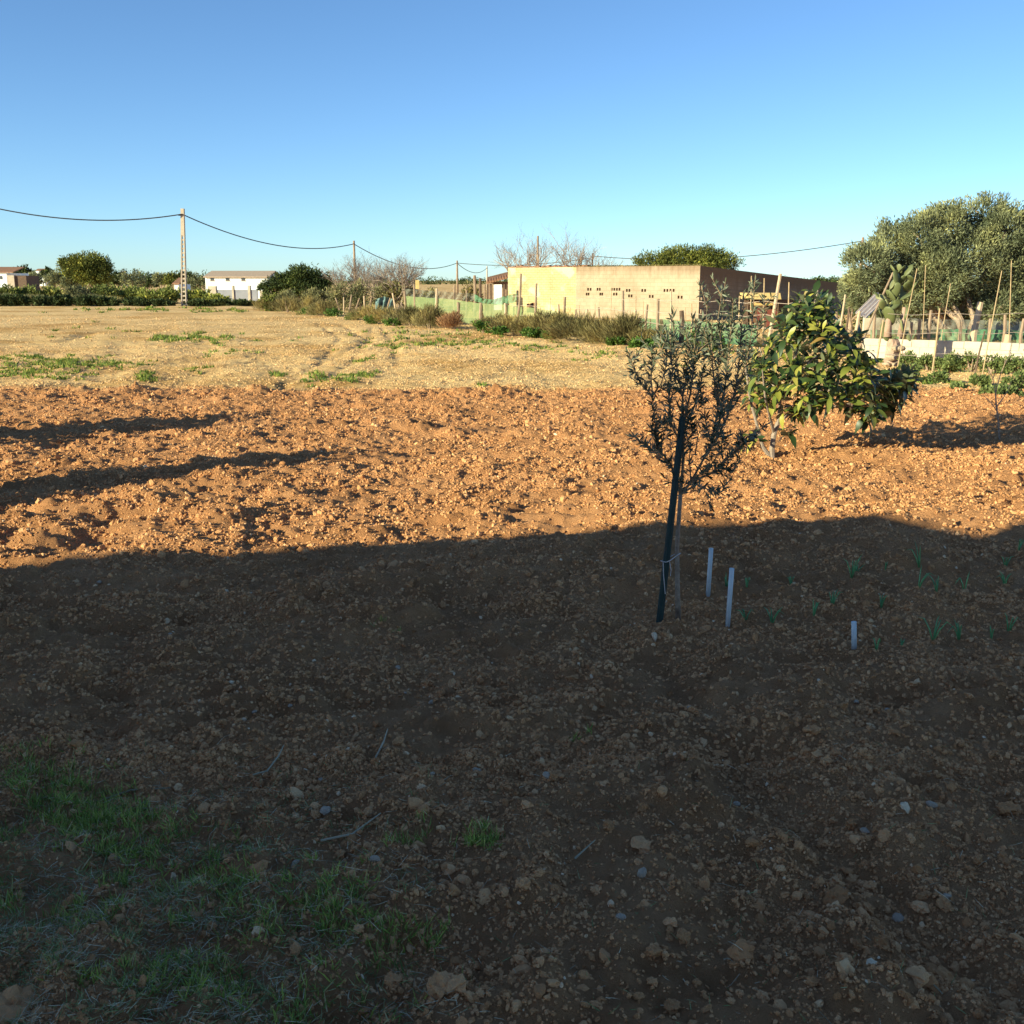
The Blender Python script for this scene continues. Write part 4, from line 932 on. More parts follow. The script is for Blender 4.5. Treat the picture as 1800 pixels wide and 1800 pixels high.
# prickly pear: a thick trunk with pads
PYc = 25.2
pc = AT(1568, 640, PYc); pc.z = hz(pc.x, PYc)
PP = empty('prickly_pear', pc, 'tall prickly pear cactus with grey trunk before the low wall', 'cactus')
m = MB(); m.tube([(-.02, 0, -.1), (0, 0, .25), (.0, 0, .5), (.02, 0, .62)], [.21, .17, .15, .10], 10); m.V[0] += rng.normal(size=m.V[0].shape) * .022; m.build('trunk', 'trunk_cactus', PP, False)
m = MB(); e = lambda px, py: AT(px, py, PYc) - pc
m.tube([e(1560, 592), e(1562, 565), e(1566, 545)], [.10, .075, .06], 8); m.tube([e(1582, 592), e(1588, 560), e(1590, 540)], [.08, .06, .05], 8); m.build('stem', 'trunk_cactus', PP, True)
def pad_mesh():
    bm = bmesh.new(); bmesh.ops.create_uvsphere(bm, u_segments=12, v_segments=8, radius=1)
    for v in bm.verts: v.co = Vector((v.co.x * .30 * (1 + .2 * v.co.z), v.co.y * .10, v.co.z * .5 + .5))
    me = bpy.data.meshes.new('pad'); bm.to_mesh(me); bm.free(); me.materials.append(MATS['cactus_pad']); me.polygons.foreach_set('use_smooth', np.ones(len(me.polygons), bool)); return me
PADM = pad_mesh()
for x0, y0, x1, y1 in ((1560, 600, 1556, 570), (1566, 572, 1562, 543), (1562, 545, 1552, 522), (1566, 545, 1580, 527), (1575, 530, 1560, 512), (1580, 528, 1604, 515), (1556, 525, 1542, 520), (1572, 525, 1578, 500), (1578, 502, 1574, 478), (1600, 516, 1611, 496), (1578, 500, 1592, 485), (1590, 486, 1602, 468), (1576, 482, 1590, 468), (1592, 500, 1608, 490), (1584, 525, 1590, 505), (1556, 545, 1550, 530), (1570, 560, 1556, 548), (1588, 590, 1584, 562), (1590, 562, 1592, 540), (1600, 600, 1594, 585), (1566, 590, 1574, 605), (1606, 498, 1600, 486), (1560, 520, 1566, 505), (1566, 508, 1572, 492), (1598, 512, 1594, 498), (1545, 522, 1538, 514), (1552, 560, 1546, 545), (1574, 478, 1566, 468), (1594, 470, 1608, 464), (1582, 545, 1576, 528), (1608, 494, 1612, 482), (1584, 480, 1580, 466), (1566, 535, 1578, 522)):
    a = AT(x0, y0, PYc + random.gauss(0, .06)); b = AT(x1, y1, PYc + random.gauss(0, .12)); d = b - a; L_ = d.length * 1.15
    o = link('pad', PADM, None, PP, a - pc); o.rotation_mode = 'QUATERNION'
    q = d.to_track_quat('Z', 'Y'); from mathutils import Quaternion
    o.rotation_quaternion = q @ Quaternion((0, 0, 1), random.uniform(-.9, .9)); o.scale = (L_ * random.uniform(.85, 1.1), L_, L_)
# rubble at the foot of the cactus
for i, (px, py, s) in enumerate(((1578, 612, .14), (1590, 625, .10), (1566, 628, .12), (1583, 640, .11), (1558, 640, .09), (1572, 648, .10))):
    x, y = G(px, py); c = AT(px, py, PYc - .25); o = link('boulder', ST[i % 4], None, None, c); o.scale = (s * 1.2, s, s); o.rotation_euler = (0, 0, i * 1.3)
    o.location.z = max(c.z, hz(c.x, c.y) + s * .3); tag(o, ['topmost pale rubble stone against the cactus trunk', 'right-hand pale rubble stone below the cactus', 'left rubble stone below the cactus trunk', 'lower right rubble stone below the cactus', 'lower left small rubble stone below the cactus', 'lowest rubble stone under the cactus'][i], 'stone', 'rubble under the cactus')
# corrugated sheet
YC = 29.5
cA, cB, cC = AT(1504, 549, YC), AT(1540, 514, YC + .8), AT(1552, 521, YC + .6)
org = Vector((cA.x, cA.y, 0)); nn = 22
V = []
side = cC - cB; lng = cB - cA; nrm_ = lng.cross(side).normalized()
for j in range(2):
    for k in range(nn):
        t = k / (nn - 1); V.append(cA + lng * j + side * t * 1.5 + nrm_ * .035 * math.sin(t * 6.283 * 4))
m = MB(org); m.add([tuple(v) for v in V], F4=[(k, k + 1, nn + k + 1, nn + k) for k in range(nn - 1)]); 
o = m.build('corrugated_sheet', 'zinc'); tag(o, 'white corrugated roofing sheet leaning beside the cactus', 'sheet'); sm = o.modifiers.new('s', 'SOLIDIFY'); sm.thickness = .006
# posts and canes on the right
RP = [(1724, 531, 1714, 26.6, .085, 'wood_pale', 'thick square-looking grey post rising from the low wall'),
      (1761, 476, 1735, 22.3, .011, 'cane', 'long leaning cane crossing the thick post at the right'),
      (1778, 458, 1781, 25.5, .011, 'cane', 'tallest straight cane near the right edge'),
      (1671, 498, 1655, 26.8, .011, 'cane', 'leaning cane left of the thick post'),
      (1652, 542, 1646, 22.6, .02, 'cane', 'stout upright cane standing in the crop before the wall'),
      (1612, 472, 1582, 23.2, .011, 'cane', 'long cane leaning across the cactus'),
      (1570, 479, 1505, 28.2, .03, 'wood_grey', 'long pole leaning left past the corrugated sheet'),
      (1731, 582, 1722, 22.5, .018, 'wood_dark', 'short dark cane below the thick post'),
      (1627, 466, 1626, 30.0, .011, 'cane', 'thin hanging cane in front of the olive foliage'),
      (1553, 562, 1545, 24.5, .022, 'cane', 'short cane left of the cactus trunk'),
      (1773, 588, 1773, 25.8, .09, 'wood_pale', 'short stubby post on the wall near the right edge'),
      (1486, 518, 1474, 29.5, .03, 'wood_pale', 'short slanted stick left of the corrugated sheet'),
      (1511, 547, 1500, 28.5, .05, 'wood_pale', 'slanted plank end below the corrugated sheet'),
      (1493, 540, 1488, 29, .03, 'wood_dark', 'dark thin stick beside the corrugated sheet')]
for px, top, pb, Y, r, mt, lab in RP: stake(px, top, Y, r, mt, lab, 'posts and canes on the right', pb, 'garden_post' if r > .04 else 'cane')
i = 0
for px, top in ((1470, 548), (1538, 552), (1603, 566), (1617, 562), (1637, 545), (1741, 560), (1767, 553), (1800, 560), (1690, 566), (1586, 560)):
    stake(px, top, 31, .05, 'wood_grey', f'{ORD[i]} listed grey stake of the netted fence under the olive' if False else f'{ORD[sorted([1470,1538,1603,1617,1637,1741,1767,1800,1690,1586]).index(px)]} grey stake from the left in the netted fence under the olive', 'stakes of the netted fence under the olive'); i += 1
net('garden_net', 'faded grey-green netting of the fence under the olive tree, upper strip', 'net_grey', [(1530, 558), (1600, 560), (1700, 562), (1840, 566)], [(1530, 580), (1600, 582), (1700, 584), (1840, 590)], lambda x: 31.3, .08, 50)
net('garden_net', 'green netting of the fence under the olive tree, lower strip', 'net_green', [(1530, 580), (1600, 580), (1700, 578), (1840, 583)], [(1530, 604), (1600, 606), (1700, 610), (1840, 618)], lambda x: 31.2, .08, 50)
for k, (z, nm) in enumerate(((.45, 'lowest'), (.9, 'middle'), (1.3, 'top'))):
    pp = [Vector((AT(px, 560, 22.6).x, 22.6, z + .02 * math.sin(px * .05))) for px in np.linspace(1560, 1860, 24)]
    wire(pp, f'{nm} thin wire of the crop fence at the right', .005, 'wires of the crop fence')
# pale wall and dark hedge behind the olive
m = MB((AT(1700, 560, 40).x, 40, 0)); q = AT(1520, 559, 40); q2 = AT(1860, 562, 40); m.box((q.x, 40, -.1), (q2.x, 40.2, q.z)); tag(m.build('back_wall', 'whitewash'), 'pale wall seen through the olive trunks', 'wall')
for k, (px, Y) in enumerate(((1560, 44), (1660, 45), (1760, 44), (1840, 42))):
    shrub('dark_shrub', f'{ORD[k]} dark evergreen shrub from the left behind the olive trunks', 'shrub', px, 580, 520, 130, 3000, 'evergreen_leaf', Y=Y, size=.16, group='dark shrubs behind the olive')
# crop row
i = 0
CR_ = [(1598, 648, 622, 50), (1632, 652, 622, 50), (1668, 655, 621, 52), (1705, 657, 618, 54), (1742, 660, 621, 52), (1775, 663, 626, 46), (1808, 664, 618, 60), (1600, 668, 640, 40), (1648, 674, 652, 46), (1720, 678, 658, 40), (1790, 684, 650, 44), (1765, 700, 680, 60), (1680, 690, 674, 50)]
for px, base, top, wdt in sorted(CR_):
    shrub('crop_plant', f'{ORD[i]} leafy green crop plant from the left before the low wall', 'plant', px, base, top, wdt, 1300, 'crop_leaf', size=.06, group='crop plants before the low wall', aspect=.55); i += 1
# leafless sapling at the right
def skel(px_paths, Y, r0, r1, org, dep=.0):
    m = MB()
    for path in px_paths:
        k = len(path); yj = Y + random.gauss(0, dep)
        pts = [AT(p[0], p[1], Y + (yj - Y) * j / max(k - 1, 1)) - org for j, p in enumerate(path)]
        m.tube(pts, [r0 + (r1 - r0) * j / max(k - 1, 1) for j in range(k)], 6)
    return m
gx, gy = G(1757, 772); org = Vector((gx, gy, hz(gx, gy)))
LS = empty('bare_sapling', org, 'thin leafless grey sapling near the right edge of the field', 'sapling')
m = skel([[(1757, 775), (1755, 740), (1751, 710), (1750, 690)]], gy, .014, .009, org); m.build('trunk', 'bark_grey', LS)
m = skel([[(1750, 690), (1745, 665), (1735, 645)], [(1750, 690), (1758, 660), (1766, 640), (1768, 625)], [(1752, 715), (1770, 690), (1778, 670)], [(1745, 665), (1752, 650)], [(1754, 725), (1740, 705), (1728, 695)], [(1766, 640), (1775, 625)]], gy, .007, .003, org, .15); m.build('branch', 'bark_grey', LS)

# ================================================================== LOQUAT
lx, ly = G(1356, 806); LQ0 = Vector((lx, ly, hz(lx, ly)))
LQ = empty('loquat_tree', LQ0, 'broad loquat tree with large glossy yellow-green leaves on the right', 'tree')
YL = ly
m = MB()
def lq(path, r): 
    k = len(path); m.tube([AT(p[0], p[1], YL + (p[2] if len(p) > 2 else 0)) - LQ0 for p in path], [r[0] + (r[1] - r[0]) * j / (k - 1) for j in range(k)], 7)
lq([(1357, 815), (1357, 790), (1360, 765), (1368, 742)], (.035, .026)); lq([(1356, 806), (1340, 785), (1334, 760), (1318, 700), (1310, 640)], (.028, .010)); m.build('trunk', 'bark_pale', LQ)
m = MB()
BR = [[(1368, 742), (1385, 730), (1420, 722), (1470, 715), (1530, 700), (1580, 680)], [(1368, 742), (1372, 700), (1390, 650), (1410, 590), (1430, 540), (1438, 510)], [(1385, 730), (1440, 700, -.3), (1490, 660, -.4), (1540, 640, -.4)], [(1372, 700), (1350, 660, .3), (1335, 610, .4)], [(1390, 650), (1450, 620, .4), (1500, 580, .5)], [(1420, 722), (1440, 690, .5), (1480, 650, .6)], [(1360, 760), (1345, 700, -.4), (1340, 650, -.5)], [(1470, 715), (1510, 712, -.3), (1550, 712, -.4)], [(1372, 700), (1400, 660, -.6), (1430, 630, -.7)]]
for b in BR: lq(b, (.018, .006))
m.build('branch', 'bark_pale', LQ)
# rosettes: (px, py) of shoot tips, spread in depth through the crown
ROS = [(1440, 508), (1412, 520), (1384, 530), (1455, 525), (1395, 548), (1425, 545), (1448, 555), (1380, 565), (1410, 572), (1440, 580), (1465, 565), (1470, 590), (1500, 585), (1380, 590), (1350, 600), (1400, 605), (1430, 610), (1460, 615), (1360, 630), (1390, 640), (1420, 640), (1450, 640), (1480, 640), (1510, 630), (1500, 615), (1340, 650), (1315, 630), (1320, 665), (1355, 665), (1385, 670), (1415, 665), (1445, 670), (1475, 670), (1505, 660), (1535, 655), (1562, 658), (1520, 680), (1550, 675), (1575, 665), (1490, 690), (1460, 695), (1430, 690), (1400, 695), (1370, 695), (1340, 690), (1580, 685), (1560, 700), (1540, 705), (1500, 705), (1590, 670), (1525, 640), (1310, 690), (1395, 715), (1420, 710), (1322, 762), (1384, 752), (1585, 688), (1572, 704), (1535, 714), (1592, 676)]
ros = []
for px, py in ROS:
    py = py + max(0, (590 - py) * (.10 if 1385 < px < 1462 else .34))
    for rep in range(1 if py > 705 and px < 1430 else 4):
        if rep: px2, py2 = px + random.gauss(0, 11), py + random.gauss(0, 9)
        else: px2, py2 = px, py
        half = .95 * max(.15, 1 - ((px2 - 1440) / 190) ** 2) * max(.25, 1 - ((py2 - 640) / 170) ** 2)
        ros.append((AT(px2, py2, YL + random.uniform(-1, 1) * half) - LQ0, py2))
lp, ld, ll, ln_ = [], [], [], []
cen = AT(1430, 690, YL) - LQ0
for p, py in ros:
    axis = (p - cen); axis.z = abs(axis.z) * .5 + .5; axis.normalize(); axis = (axis + Vector((0, 0, .5))).normalized()
    t1 = axis.orthogonal().normalized(); t2 = axis.cross(t1); k = random.randint(8, 11); ph = random.random() * 6.28
    for j in range(k):
        a = ph + j * 2.4; el = random.uniform(-.35, .9) * (1 - .35 * (j / k)) + (.55 if j > k * .6 else 0)
        if py > 690: el -= .4
        d = (t1 * math.cos(a) + t2 * math.sin(a)) * math.cos(el) + axis * math.sin(el)
        lp.append(p + axis * (-.10 * (1 - j / k)) + d * .015); ld.append(d); ll.append(random.uniform(.10, .205) * (.75 if el > .9 else 1)); ln_.append(axis * 1.0 + Vector((0, 0, .5)) + d * .01)
LT = [loquat_template(*dv) for dv in ((.12, .5), (.35, -.7), (.6, .4), (.85, -.3), (-.12, .9))]; NL = len(LT)
LM = []
for T_, F_ in LT:
    me = mesh_arrays('leaf', T_, F4=F_, smooth=True); me.materials.append(MATS['loquat_leaf']); LM.append(me)
from mathutils import Matrix
def leaf_matrix(p, d, nrm, L_):
    R_ = frames(np.array([d]), np.array([nrm]))[0]; M = Matrix([[R_[i][0] * L_, R_[i][1] * L_, R_[i][2] * L_, p[i]] for i in range(3)] + [[0, 0, 0, 1]]); return M
order = sorted(range(len(lp)), key=lambda i: lp[i].y - ll[i] * 2)      # those nearest the viewer first
for i in order[:300]:
    o = link('leaf', LM[i % NL], None, LQ); o.matrix_local = leaf_matrix(lp[i], ld[i], ln_[i], ll[i])
rest = order[300:]
Vs, Fs, n0 = [], [], 0
for q in range(NL):
    idx = [i for i in rest if i % NL == q]; T_, F_ = LT[q]
    L_ = np.array([ll[i] for i in idx]); Vs.append(instances(T_, np.array([lp[i] for i in idx]), frames(np.array([ld[i] for i in idx]), np.array([ln_[i] for i in idx])), np.stack([L_] * 3, 1)))
    Fs.append(tile_faces(F_, len(T_), len(idx)) + n0); n0 += len(T_) * len(idx)
o = link('inner_foliage', mesh_arrays('inner_foliage', np.concatenate(Vs), F4=np.concatenate(Fs), smooth=True), 'loquat_leaf', LQ); o['kind'] = 'stuff'

# ================================================================== STAKED OLIVE SAPLING
ox, oy = G(1191, 1086); O0 = Vector((ox, oy, hz(ox, oy))); OS = empty('olive_sapling', O0, 'young olive sapling with thin upright branches tied to a dark stake', 'sapling')
YO = oy
def oat(p): return AT(p[0], p[1], YO + (p[2] if len(p) > 2 else 0)) - O0
m = MB(); TR = [(1192, 1095), (1191, 1040), (1190, 960), (1194, 900), (1196, 870)]; m.tube([oat(p) for p in TR], [.017, .015, .0135, .0125, .012], 8); m.build('trunk', 'bark_grey', OS, True)
OBR = [[(1196, 870), (1186, 835), (1178, 815), (1157, 788), (1151, 740), (1147, 696)], [(1147, 696), (1128, 675), (1112, 645), (1105, 618)], [(1147, 696), (1144, 660, .05), (1148, 615, .1), (1156, 580, .1)], [(1147, 696), (1162, 675, .1), (1172, 640, .15), (1170, 590, .15)],
       [(1178, 815), (1160, 802), (1142, 790), (1132, 778)], [(1157, 788), (1146, 765), (1143, 745)], [(1157, 788), (1166, 770), (1168, 755)],
       [(1196, 870), (1200, 820), (1202, 760), (1200, 700), (1190, 650), (1186, 600), (1182, 560)], [(1201, 790), (1180, 745, -.1), (1176, 700, -.15), (1182, 650, -.15), (1178, 600, -.2)], [(1202, 760), (1222, 710, .1), (1235, 660, .15), (1240, 600, .2), (1244, 522, .2)],
       [(1202, 740), (1214, 690, -.1), (1220, 640, -.15), (1222, 590, -.15), (1226, 560, -.15)], [(1200, 700), (1206, 660), (1210, 610), (1208, 575)],
       [(1196, 870), (1214, 848), (1250, 832), (1285, 800), (1308, 778), (1328, 764)], [(1214, 848), (1235, 810, -.1), (1258, 775, -.15), (1270, 720, -.15), (1278, 650, -.15), (1284, 590, -.15), (1290, 530, -.2)], [(1235, 810), (1250, 780, .15), (1262, 720, .2), (1262, 650, .25), (1268, 580, .25), (1275, 494, .25)],
       [(1258, 775), (1275, 740, .05), (1292, 690, .1), (1300, 630, .1), (1304, 570, .1), (1306, 516, .1)], [(1200, 866), (1225, 852), (1248, 862), (1266, 866), (1276, 852)], [(1250, 832), (1272, 826), (1290, 815)], [(1285, 800), (1300, 785), (1302, 765)],
       [(1270, 720), (1258, 690), (1252, 640), (1250, 590), (1252, 560)], [(1250, 780), (1240, 740), (1236, 700)], [(1222, 800), (1226, 770), (1232, 750)], [(1292, 690), (1312, 640, -.1), (1322, 580, -.1), (1327, 492, -.1)], [(1300, 630), (1330, 590, .1), (1345, 520, .1)], [(1170, 640), (1160, 610), (1162, 570)], [(1240, 830), (1262, 800, -.1), (1272, 770, -.1)], [(1214, 848), (1212, 800), (1216, 760), (1212, 720)], [(1262, 650), (1246, 610), (1236, 575)], [(1278, 650), (1268, 610), (1262, 560), (1269, 514)]]
m = MB(); LP, LD = [], []; TIP = []
for b in OBR:
    pts = [oat(p) for p in b]; k = len(pts); L0 = .0075 if len(b) > 4 else .0045
    if b is OBR[0] or b is OBR[7] or b is OBR[12]: L0 = .0095
    m.tube(pts, [L0 + (.0018 - L0) * j / (k - 1) for j in range(k)], 5)
    for a_, b_ in zip(pts[:-1], pts[1:]):
        seg = b_ - a_; nl = max(2, int(seg.length / .0068)); dn = seg.normalized()
        bare = (a_ - pts[0]).length < .12
        for j in range(nl):
            if bare and random.random() < .75: continue
            if random.random() < (.5 if a_.z > 1.62 else .06): continue
            ph = random.random() * 6.28; o1 = dn.orthogonal().normalized(); sd = o1 * math.cos(ph) + dn.cross(o1) * math.sin(ph)
            for s in (1, -1): LP.append(a_ + seg * ((j + random.random()) / nl)); LD.append((dn * random.uniform(.15, 1.5) + sd * s + Vector((random.gauss(0, .3), random.gauss(0, .3), random.gauss(0, .3)))).normalized())
        if random.random() < .75:                       # short side twigs
            for _ in range(2):
                s0 = a_ + seg * random.random(); td = (dn * .9 + Vector((random.gauss(0, .7), random.gauss(0, .7), .25))).normalized(); tl = random.uniform(.05, .15)
                m.tube([s0, s0 + td * tl], [.0025, .0012], 4)
                for j in range(int(tl / .007)):
                    sd = Vector((random.gauss(0, 1), random.gauss(0, 1), random.gauss(0, 1))).normalized(); LP.append(s0 + td * (tl * random.random())); LD.append((td * .8 + sd).normalized())
m.build('branch', 'twig', OS)
n = len(LP); LP = np.array([tuple(v) for v in LP]); LD = np.array([tuple(v) for v in LD]); LL = .026 + .034 * rng.random(n)
ol_me = mesh_arrays('leaf', np.array([(0, 0, 0), (.25, .09, .012), (.6, .10, .012), (1, 0, -.03), (.6, -.10, .012), (.25, -.09, .012)]), F4=[(0, 5, 2, 1), (5, 4, 3, 2)]); ol_me.materials.append(MATS['olive_leaf'])
near = np.argsort(LP[:, 1] - .02 * rng.random(n)); pick = rng.choice(near[:1100], 300, replace=False); ps = set(pick.tolist())
for i in pick:
    o = link('leaf', ol_me, None, OS); o.matrix_local = leaf_matrix(LP[i], LD[i], rng.normal(size=3), LL[i])
ri = np.array([i for i in range(n) if i not in ps])
T_ = np.array([(0, 0, 0), (.25, .09, .012), (.6, .10, .012), (1, 0, -.03), (.6, -.10, .012), (.25, -.09, .012)])
V = instances(T_, LP[ri], frames(LD[ri]), np.stack([LL[ri]] * 3, 1)); o = link('small_leaves', mesh_arrays('small_leaves', V, F4=tile_faces([(0, 5, 2, 1), (5, 4, 3, 2)], 6, len(ri))), 'olive_leaf', OS); o['kind'] = 'stuff'
# its stake
a = AT(1160, 1086, YO - .06); b = AT(1200, 733, YO - .04); m = MB((a.x, a.y, hz(a.x, a.y))); m.tube([a - (b - a) * .12, a.lerp(b, .5), b], [.0215, .021, .020], 10)
tag(m.build('plant_stake', 'stake_green', None, False), 'dark green leaning stake supporting the olive sapling', 'stake')
# string tying both
m = MB(); c0 = AT(1170, 985, YO - .06); c1 = AT(1190, 975, YO)
loop = [c1 + Vector((.02, .01, .0)), c1 + Vector((0, .02, .004)), c0 + Vector((.01, .03, 0)), c0 + Vector((-.03, .0, -.004)), c0 + Vector((0, -.028, -.004)), c0 + Vector((.03, -.012, .006)), c1 + Vector((.0, -.022, .004)), c1 + Vector((.02, -.008, .012))]
m.org = np.array(c0); m.tube(loop, .003, 5); m.tube([c0 + Vector((-.018, -.024, 0)), c0 + Vector((-.014, -.028, -.08)), c0 + Vector((-.006, -.03, -.15)), c0 + Vector((.0, -.026, -.20))], .0026, 5); m.tube([c0 + Vector((.02, -.02, 0)), c0 + Vector((.03, -.026, -.05)), c0 + Vector((.028, -.024, -.09))], .0022, 5)
tag(m.build('string', 'string'), 'white string tying the sapling to its stake with loose ends', 'string')

# three pale pipe pegs
for (x0, y0, x1, y1, lab) in ((1244.5, 1047, 1250, 964, 'pale grey pipe peg farthest back, right of the sapling'), (1279, 1099, 1286.5, 999, 'tallest pale grey pipe peg, middle of the three'), (1501, 1145, 1501, 1093, 'shortest pale grey pipe peg, standing alone at the right')):
    gx, gy = G(x0, y0); a = Vector((gx, gy, hz(gx, gy))); b = AT(x1, y1, gy); r = .0145
    m = MB(a); d = (b - a); n_ = 12; m.tube([a - d * .15, a + d * .5, b], r, n_)
    m.tube([b + d.normalized() * .0006, b - d.normalized() * .05], [r * .8, r * .8], n_)
    o = m.build('pipe_peg', 'pipe_grey', None, False); tag(o, lab, 'peg', 'pipe pegs'); o.data.polygons.foreach_set('use_smooth', [len(p.vertices) == 4 for p in o.data.polygons])

# onion plants
i = 0
ON = [(1497, 1022, 40), (1615, 1010, 42), (1768, 990, 28), (1462, 1072, 32), (1430, 1085, 30), (1548, 1076, 26), (1612, 1062, 36), (1645, 1060, 30), (1695, 1048, 34), (1640, 1128, 46), (1686, 1126, 36), (1772, 1115, 40), (1742, 1128, 26), (1357, 1098, 30), (1310, 1095, 24), (1276, 1036, 24), (1312, 1040, 22), (1540, 1150, 26), (1765, 1040, 24), (1585, 1132, 16), (1505, 1012, 18), (1790, 970, 26), (1555, 1015, 16), (1390, 1030, 16)]
for px, py, hpx in sorted(ON):
    x, y = G(px, py); z0 = hz(x, y); h = hpx / FPX * math.hypot(y, 2) * 1.05
    T = empty('onion_plant', (x, y, z0), f'{ORD[i]} young onion plant from the left in the shaded bed at right', 'plant', 'young onion plants in the shaded bed'); i += 1
    for k in range(random.randint(3, 5)):
        a = random.uniform(0, 6.28); sp = random.uniform(.1, .55) * h; m = MB()
        bend = random.random() < .3; tip = Vector((math.cos(a) * sp * 1.5, math.sin(a) * sp * .8, h * random.uniform(.7, 1.0) * (.6 if bend else 1)))
        m.tube([(0, 0, -.02), (tip.x * .25, tip.y * .25, h * .35), (tip.x * .6, tip.y * .6, h * .72), tip], [.0042, .0042, .0032, .0006], 5); m.build('leaf', 'onion_leaf', T, True)

# ================================================================== GRASS, STRAW AND WEEDS
def blades(name, label, mat, P2, hgt, wid, lean, T=T_BLADE, spread=None):
    n = len(P2); z = H(P2[:, 0], P2[:, 1]); pos = np.column_stack([P2, z - .004])
    d = np.column_stack([rng.normal(size=n) * lean, rng.normal(size=n) * lean, np.ones(n)])
    V = instances(T_BLADE, pos, frames(d), np.stack([hgt, wid, hgt], 1)); k = len(T_BLADE)
    o = link(name, mesh_arrays(name, V, tile_faces(F_BL3, k, n), tile_faces(F_BL4, k, n)), mat); return tag(o, label, kind='stuff')
def tufts(L):   # (px, py, spread px, count)
    out = []
    for px, py, sx, sy, n in L:
        qx = px + rng.normal(size=n) * sx; qy = py + rng.normal(size=n) * sy
        # gather blades into small bunches
        nb = max(2, n // 9); c = rng.integers(0, nb, n); qx = qx[c] ; qy = qy[c]
        g = np.array([G(a_, min(b_, 1850)) for a_, b_ in zip(qx, qy)]); out.append(g + rng.normal(size=g.shape) * .012)
    return np.concatenate(out)
GB = tufts([(60, 1370, 37.4, 20.1, 507), (120, 1405, 48.9, 25.9, 969), (150, 1445, 43.1, 23.0, 738), (215, 1445, 37.4, 14.4, 507), (240, 1515, 31.6, 14.4, 276), (215, 1500, 20.1, 11.5, 160), (400, 1580, 37.4, 23.0, 300), (560, 1620, 37.4, 25.9, 207), (585, 1640, 20.1, 20.1, 184), (845, 1505, 23.0, 11.5, 184), (850, 1490, 11.5, 11.5, 69), (660, 1665, 37.4, 17.2, 184), (750, 1660, 28.7, 14.4, 115), (120, 1620, 28.7, 14.4, 138), (200, 1640, 23.0, 11.5, 115), (380, 1745, 31.6, 20.1, 276), (300, 1760, 31.6, 17.2, 160), (160, 1760, 28.7, 14.4, 115), (705, 1500, 11.5, 11.5, 54), (735, 1480, 11.5, 11.5, 54), (445, 1640, 28.7, 17.2, 91), (490, 1790, 57.5, 20.1, 160), (30, 1470, 28.7, 14.4, 69), (320, 1475, 37.4, 17.2, 138), (370, 1530, 17.2, 17.2, 115), (10, 1580, 14.4, 11.5, 69), (1023, 1310, 8.6, 5.8, 31), (670, 1115, 17.2, 5.8, 31), (480, 1650, 103.5, 46.0, 231), (330, 1640, 92.0, 57.5, 168), (620, 1600, 69.0, 34.5, 126), (90, 1540, 57.5, 34.5, 84), (560, 1740, 103.5, 34.5, 168), (250, 1570, 46.0, 23.0, 126)])
n = len(GB); blades('green_grass', 'patches of fresh green grass at the lower left', 'grass_blade', GB, .022 + .048 * rng.random(n), .0028 + .0022 * rng.random(n), .6)
def field(n, f):
    qx = rng.uniform(-60, 1860, n); qy = rng.uniform(1330, 1850, n); k = rng.random(n) < f(qx, qy); return np.array([G(a_, b_) for a_, b_ in zip(qx[k], qy[k])])
wgt_ = lambda x, y: np.clip(np.clip((820 - x) / 520, 0, 1) * np.clip((y - 1290) / 260, 0, 1), 0, 1) * np.clip(.55 + 1.5 * perlin(x / 70, y / 45, 61), 0, 1) + .012
GD = field(55000, wgt_); n = len(GD); blades('dull_grass', 'thin trampled grey-green grass over the lower left soil', 'grass_dull', GD, .02 + .04 * rng.random(n), np.full(n, .0028), 1.5)
SD = field(30000, lambda x, y: wgt_(x - 40, y) * .9 + .008); n = len(SD); z = H(SD[:, 0], SD[:, 1]) + .008 + .012 * rng.random(n)
ang = rng.random(n) * 6.28; d = np.column_stack([np.cos(ang), np.sin(ang), rng.normal(size=n) * .22]); ln2 = .02 + .07 * rng.random(n) ** 1.6
V = instances(T_BLADE * np.array([1, 1, 1.6]), np.column_stack([SD, z]), frames(d), np.stack([ln2, np.full(n, .0017), ln2], 1))
tag(link('straw', mesh_arrays('straw', V, tile_faces(F_BL3, 5, n), tile_faces(F_BL4, 5, n)), 'straw'), 'dry straw and dead stems lying over the lower left soil', kind='stuff')
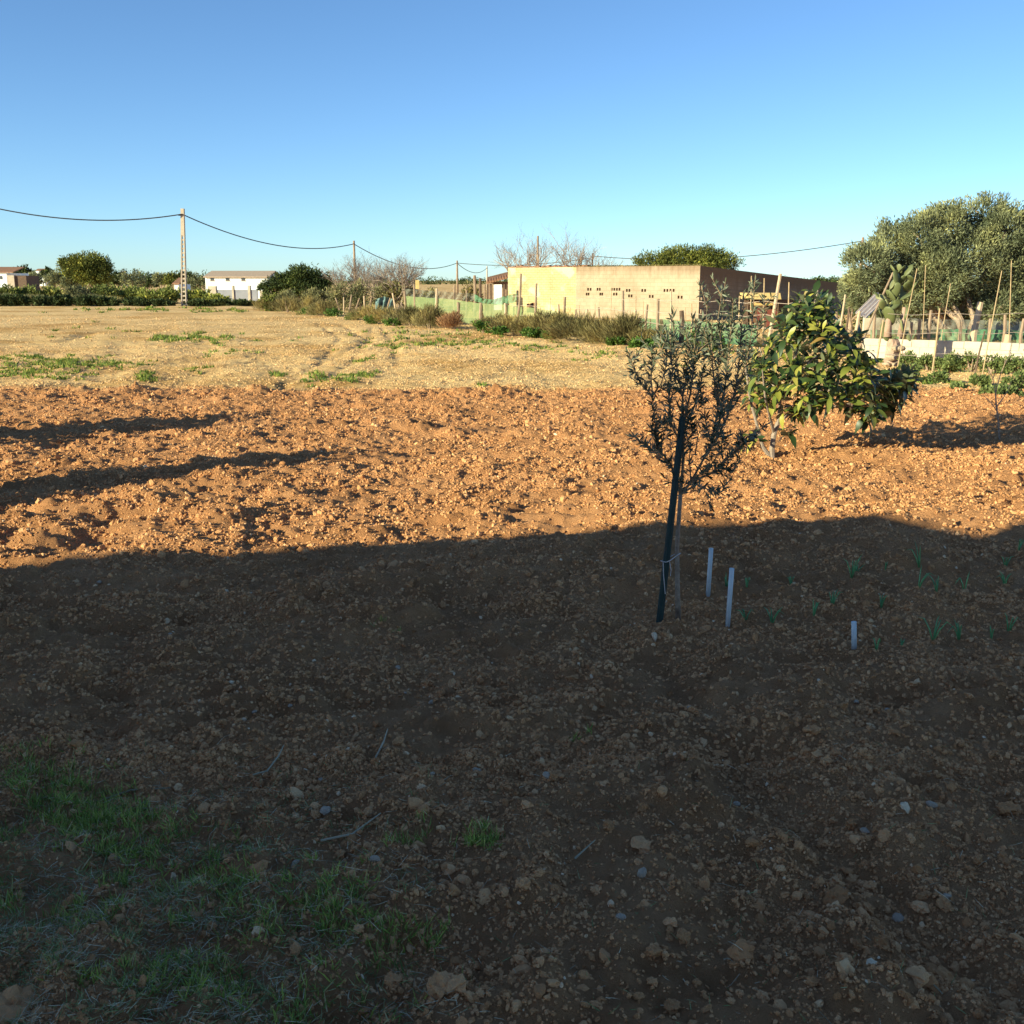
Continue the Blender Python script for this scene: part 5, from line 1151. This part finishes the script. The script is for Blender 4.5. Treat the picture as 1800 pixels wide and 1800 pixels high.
# single dead twigs and roots lying about
i = 0
for path, lab in (([(445, 1368), (470, 1360), (490, 1340), (500, 1329)], 'pale crooked root lying on the dark soil at lower left'), ([(660, 1345), (675, 1325), (682, 1308)], 'pale straight straw stalk in the middle foreground'), ([(565, 1502), (620, 1490), (670, 1460)], 'brown bent twig in the lower middle foreground'), ([(180, 1402), (230, 1392), (300, 1388)], 'grey dead stem beside the grass patch'), ([(1010, 1535), (1045, 1510)], 'short pale stalk right of the grass tuft'), ([(1615, 1745), (1655, 1768)], 'thin pale stalk at the lower right')):
    pts = []
    for q in path: x, y = G(*q); pts.append((x, y, hz(x, y) + .018 + .008 * random.random()))
    m = MB(pts[0]); m.tube(pts, [.004] * (len(pts) - 1) + [.002], 5); tag(m.build('dead_twig', 'straw'), lab, 'twig', 'dead twigs on the soil'); i += 1
# weeds of the pale field
WP = []
for px, py, sx, sy, n in ((90, 640, 40, 6, 900), (40, 655, 30, 7, 700), (180, 638, 22, 4, 400), (30, 632, 30, 3, 300), (130, 655, 30, 8, 400), (290, 596, 18, 3, 420), (335, 594, 22, 4, 520), (385, 600, 18, 4, 260), (262, 664, 9, 4, 260), (350, 650, 12, 3, 120), (215, 642, 24, 5, 220), (490, 658, 9, 2, 120), (555, 666, 11, 5, 240), (650, 662, 16, 3, 260), (610, 668, 24, 4, 180), (690, 611, 22, 4, 260), (760, 602, 40, 5, 420), (850, 606, 36, 4, 300), (935, 610, 36, 3, 260), (640, 632, 14, 4, 130), (700, 585, 40, 3, 160), (800, 590, 50, 4, 200), (1080, 625, 30, 4, 130), (400, 620, 30, 5, 150), (840, 680, 8, 2, 50), (300, 545, 90, 2, 500), (430, 548, 50, 2, 300), (150, 545, 120, 2, 250), (1660, 690, 90, 10, 500), (1780, 690, 40, 10, 300), (1000, 615, 60, 8, 200), (150, 585, 90, 8, 130), (500, 600, 120, 10, 200), (1250, 640, 60, 14, 120)):
    nb = max(2, n // 14); cx = px + rng.normal(size=nb) * sx; cy = py + rng.normal(size=nb) * sy; g = np.array([G(a_, max(b_, 541)) for a_, b_ in zip(cx, cy)]); g = g[g[:, 1] > 20.3]
    if not len(g): continue
    k = rng.integers(0, len(g), n); WP.append(g[k] + rng.normal(size=(n, 2)) * (.035 + .0012 * g[k][:, 1:2]))
WP = np.concatenate(WP); n = len(WP)
blades('field_weeds', 'scattered green weed patches over the pale part of the field', 'weed_leaf', WP, (.05 + .12 * rng.random(n)) * np.clip(WP[:, 1] / 40, .7, 1.6), .018 + .0006 * WP[:, 1], .6)
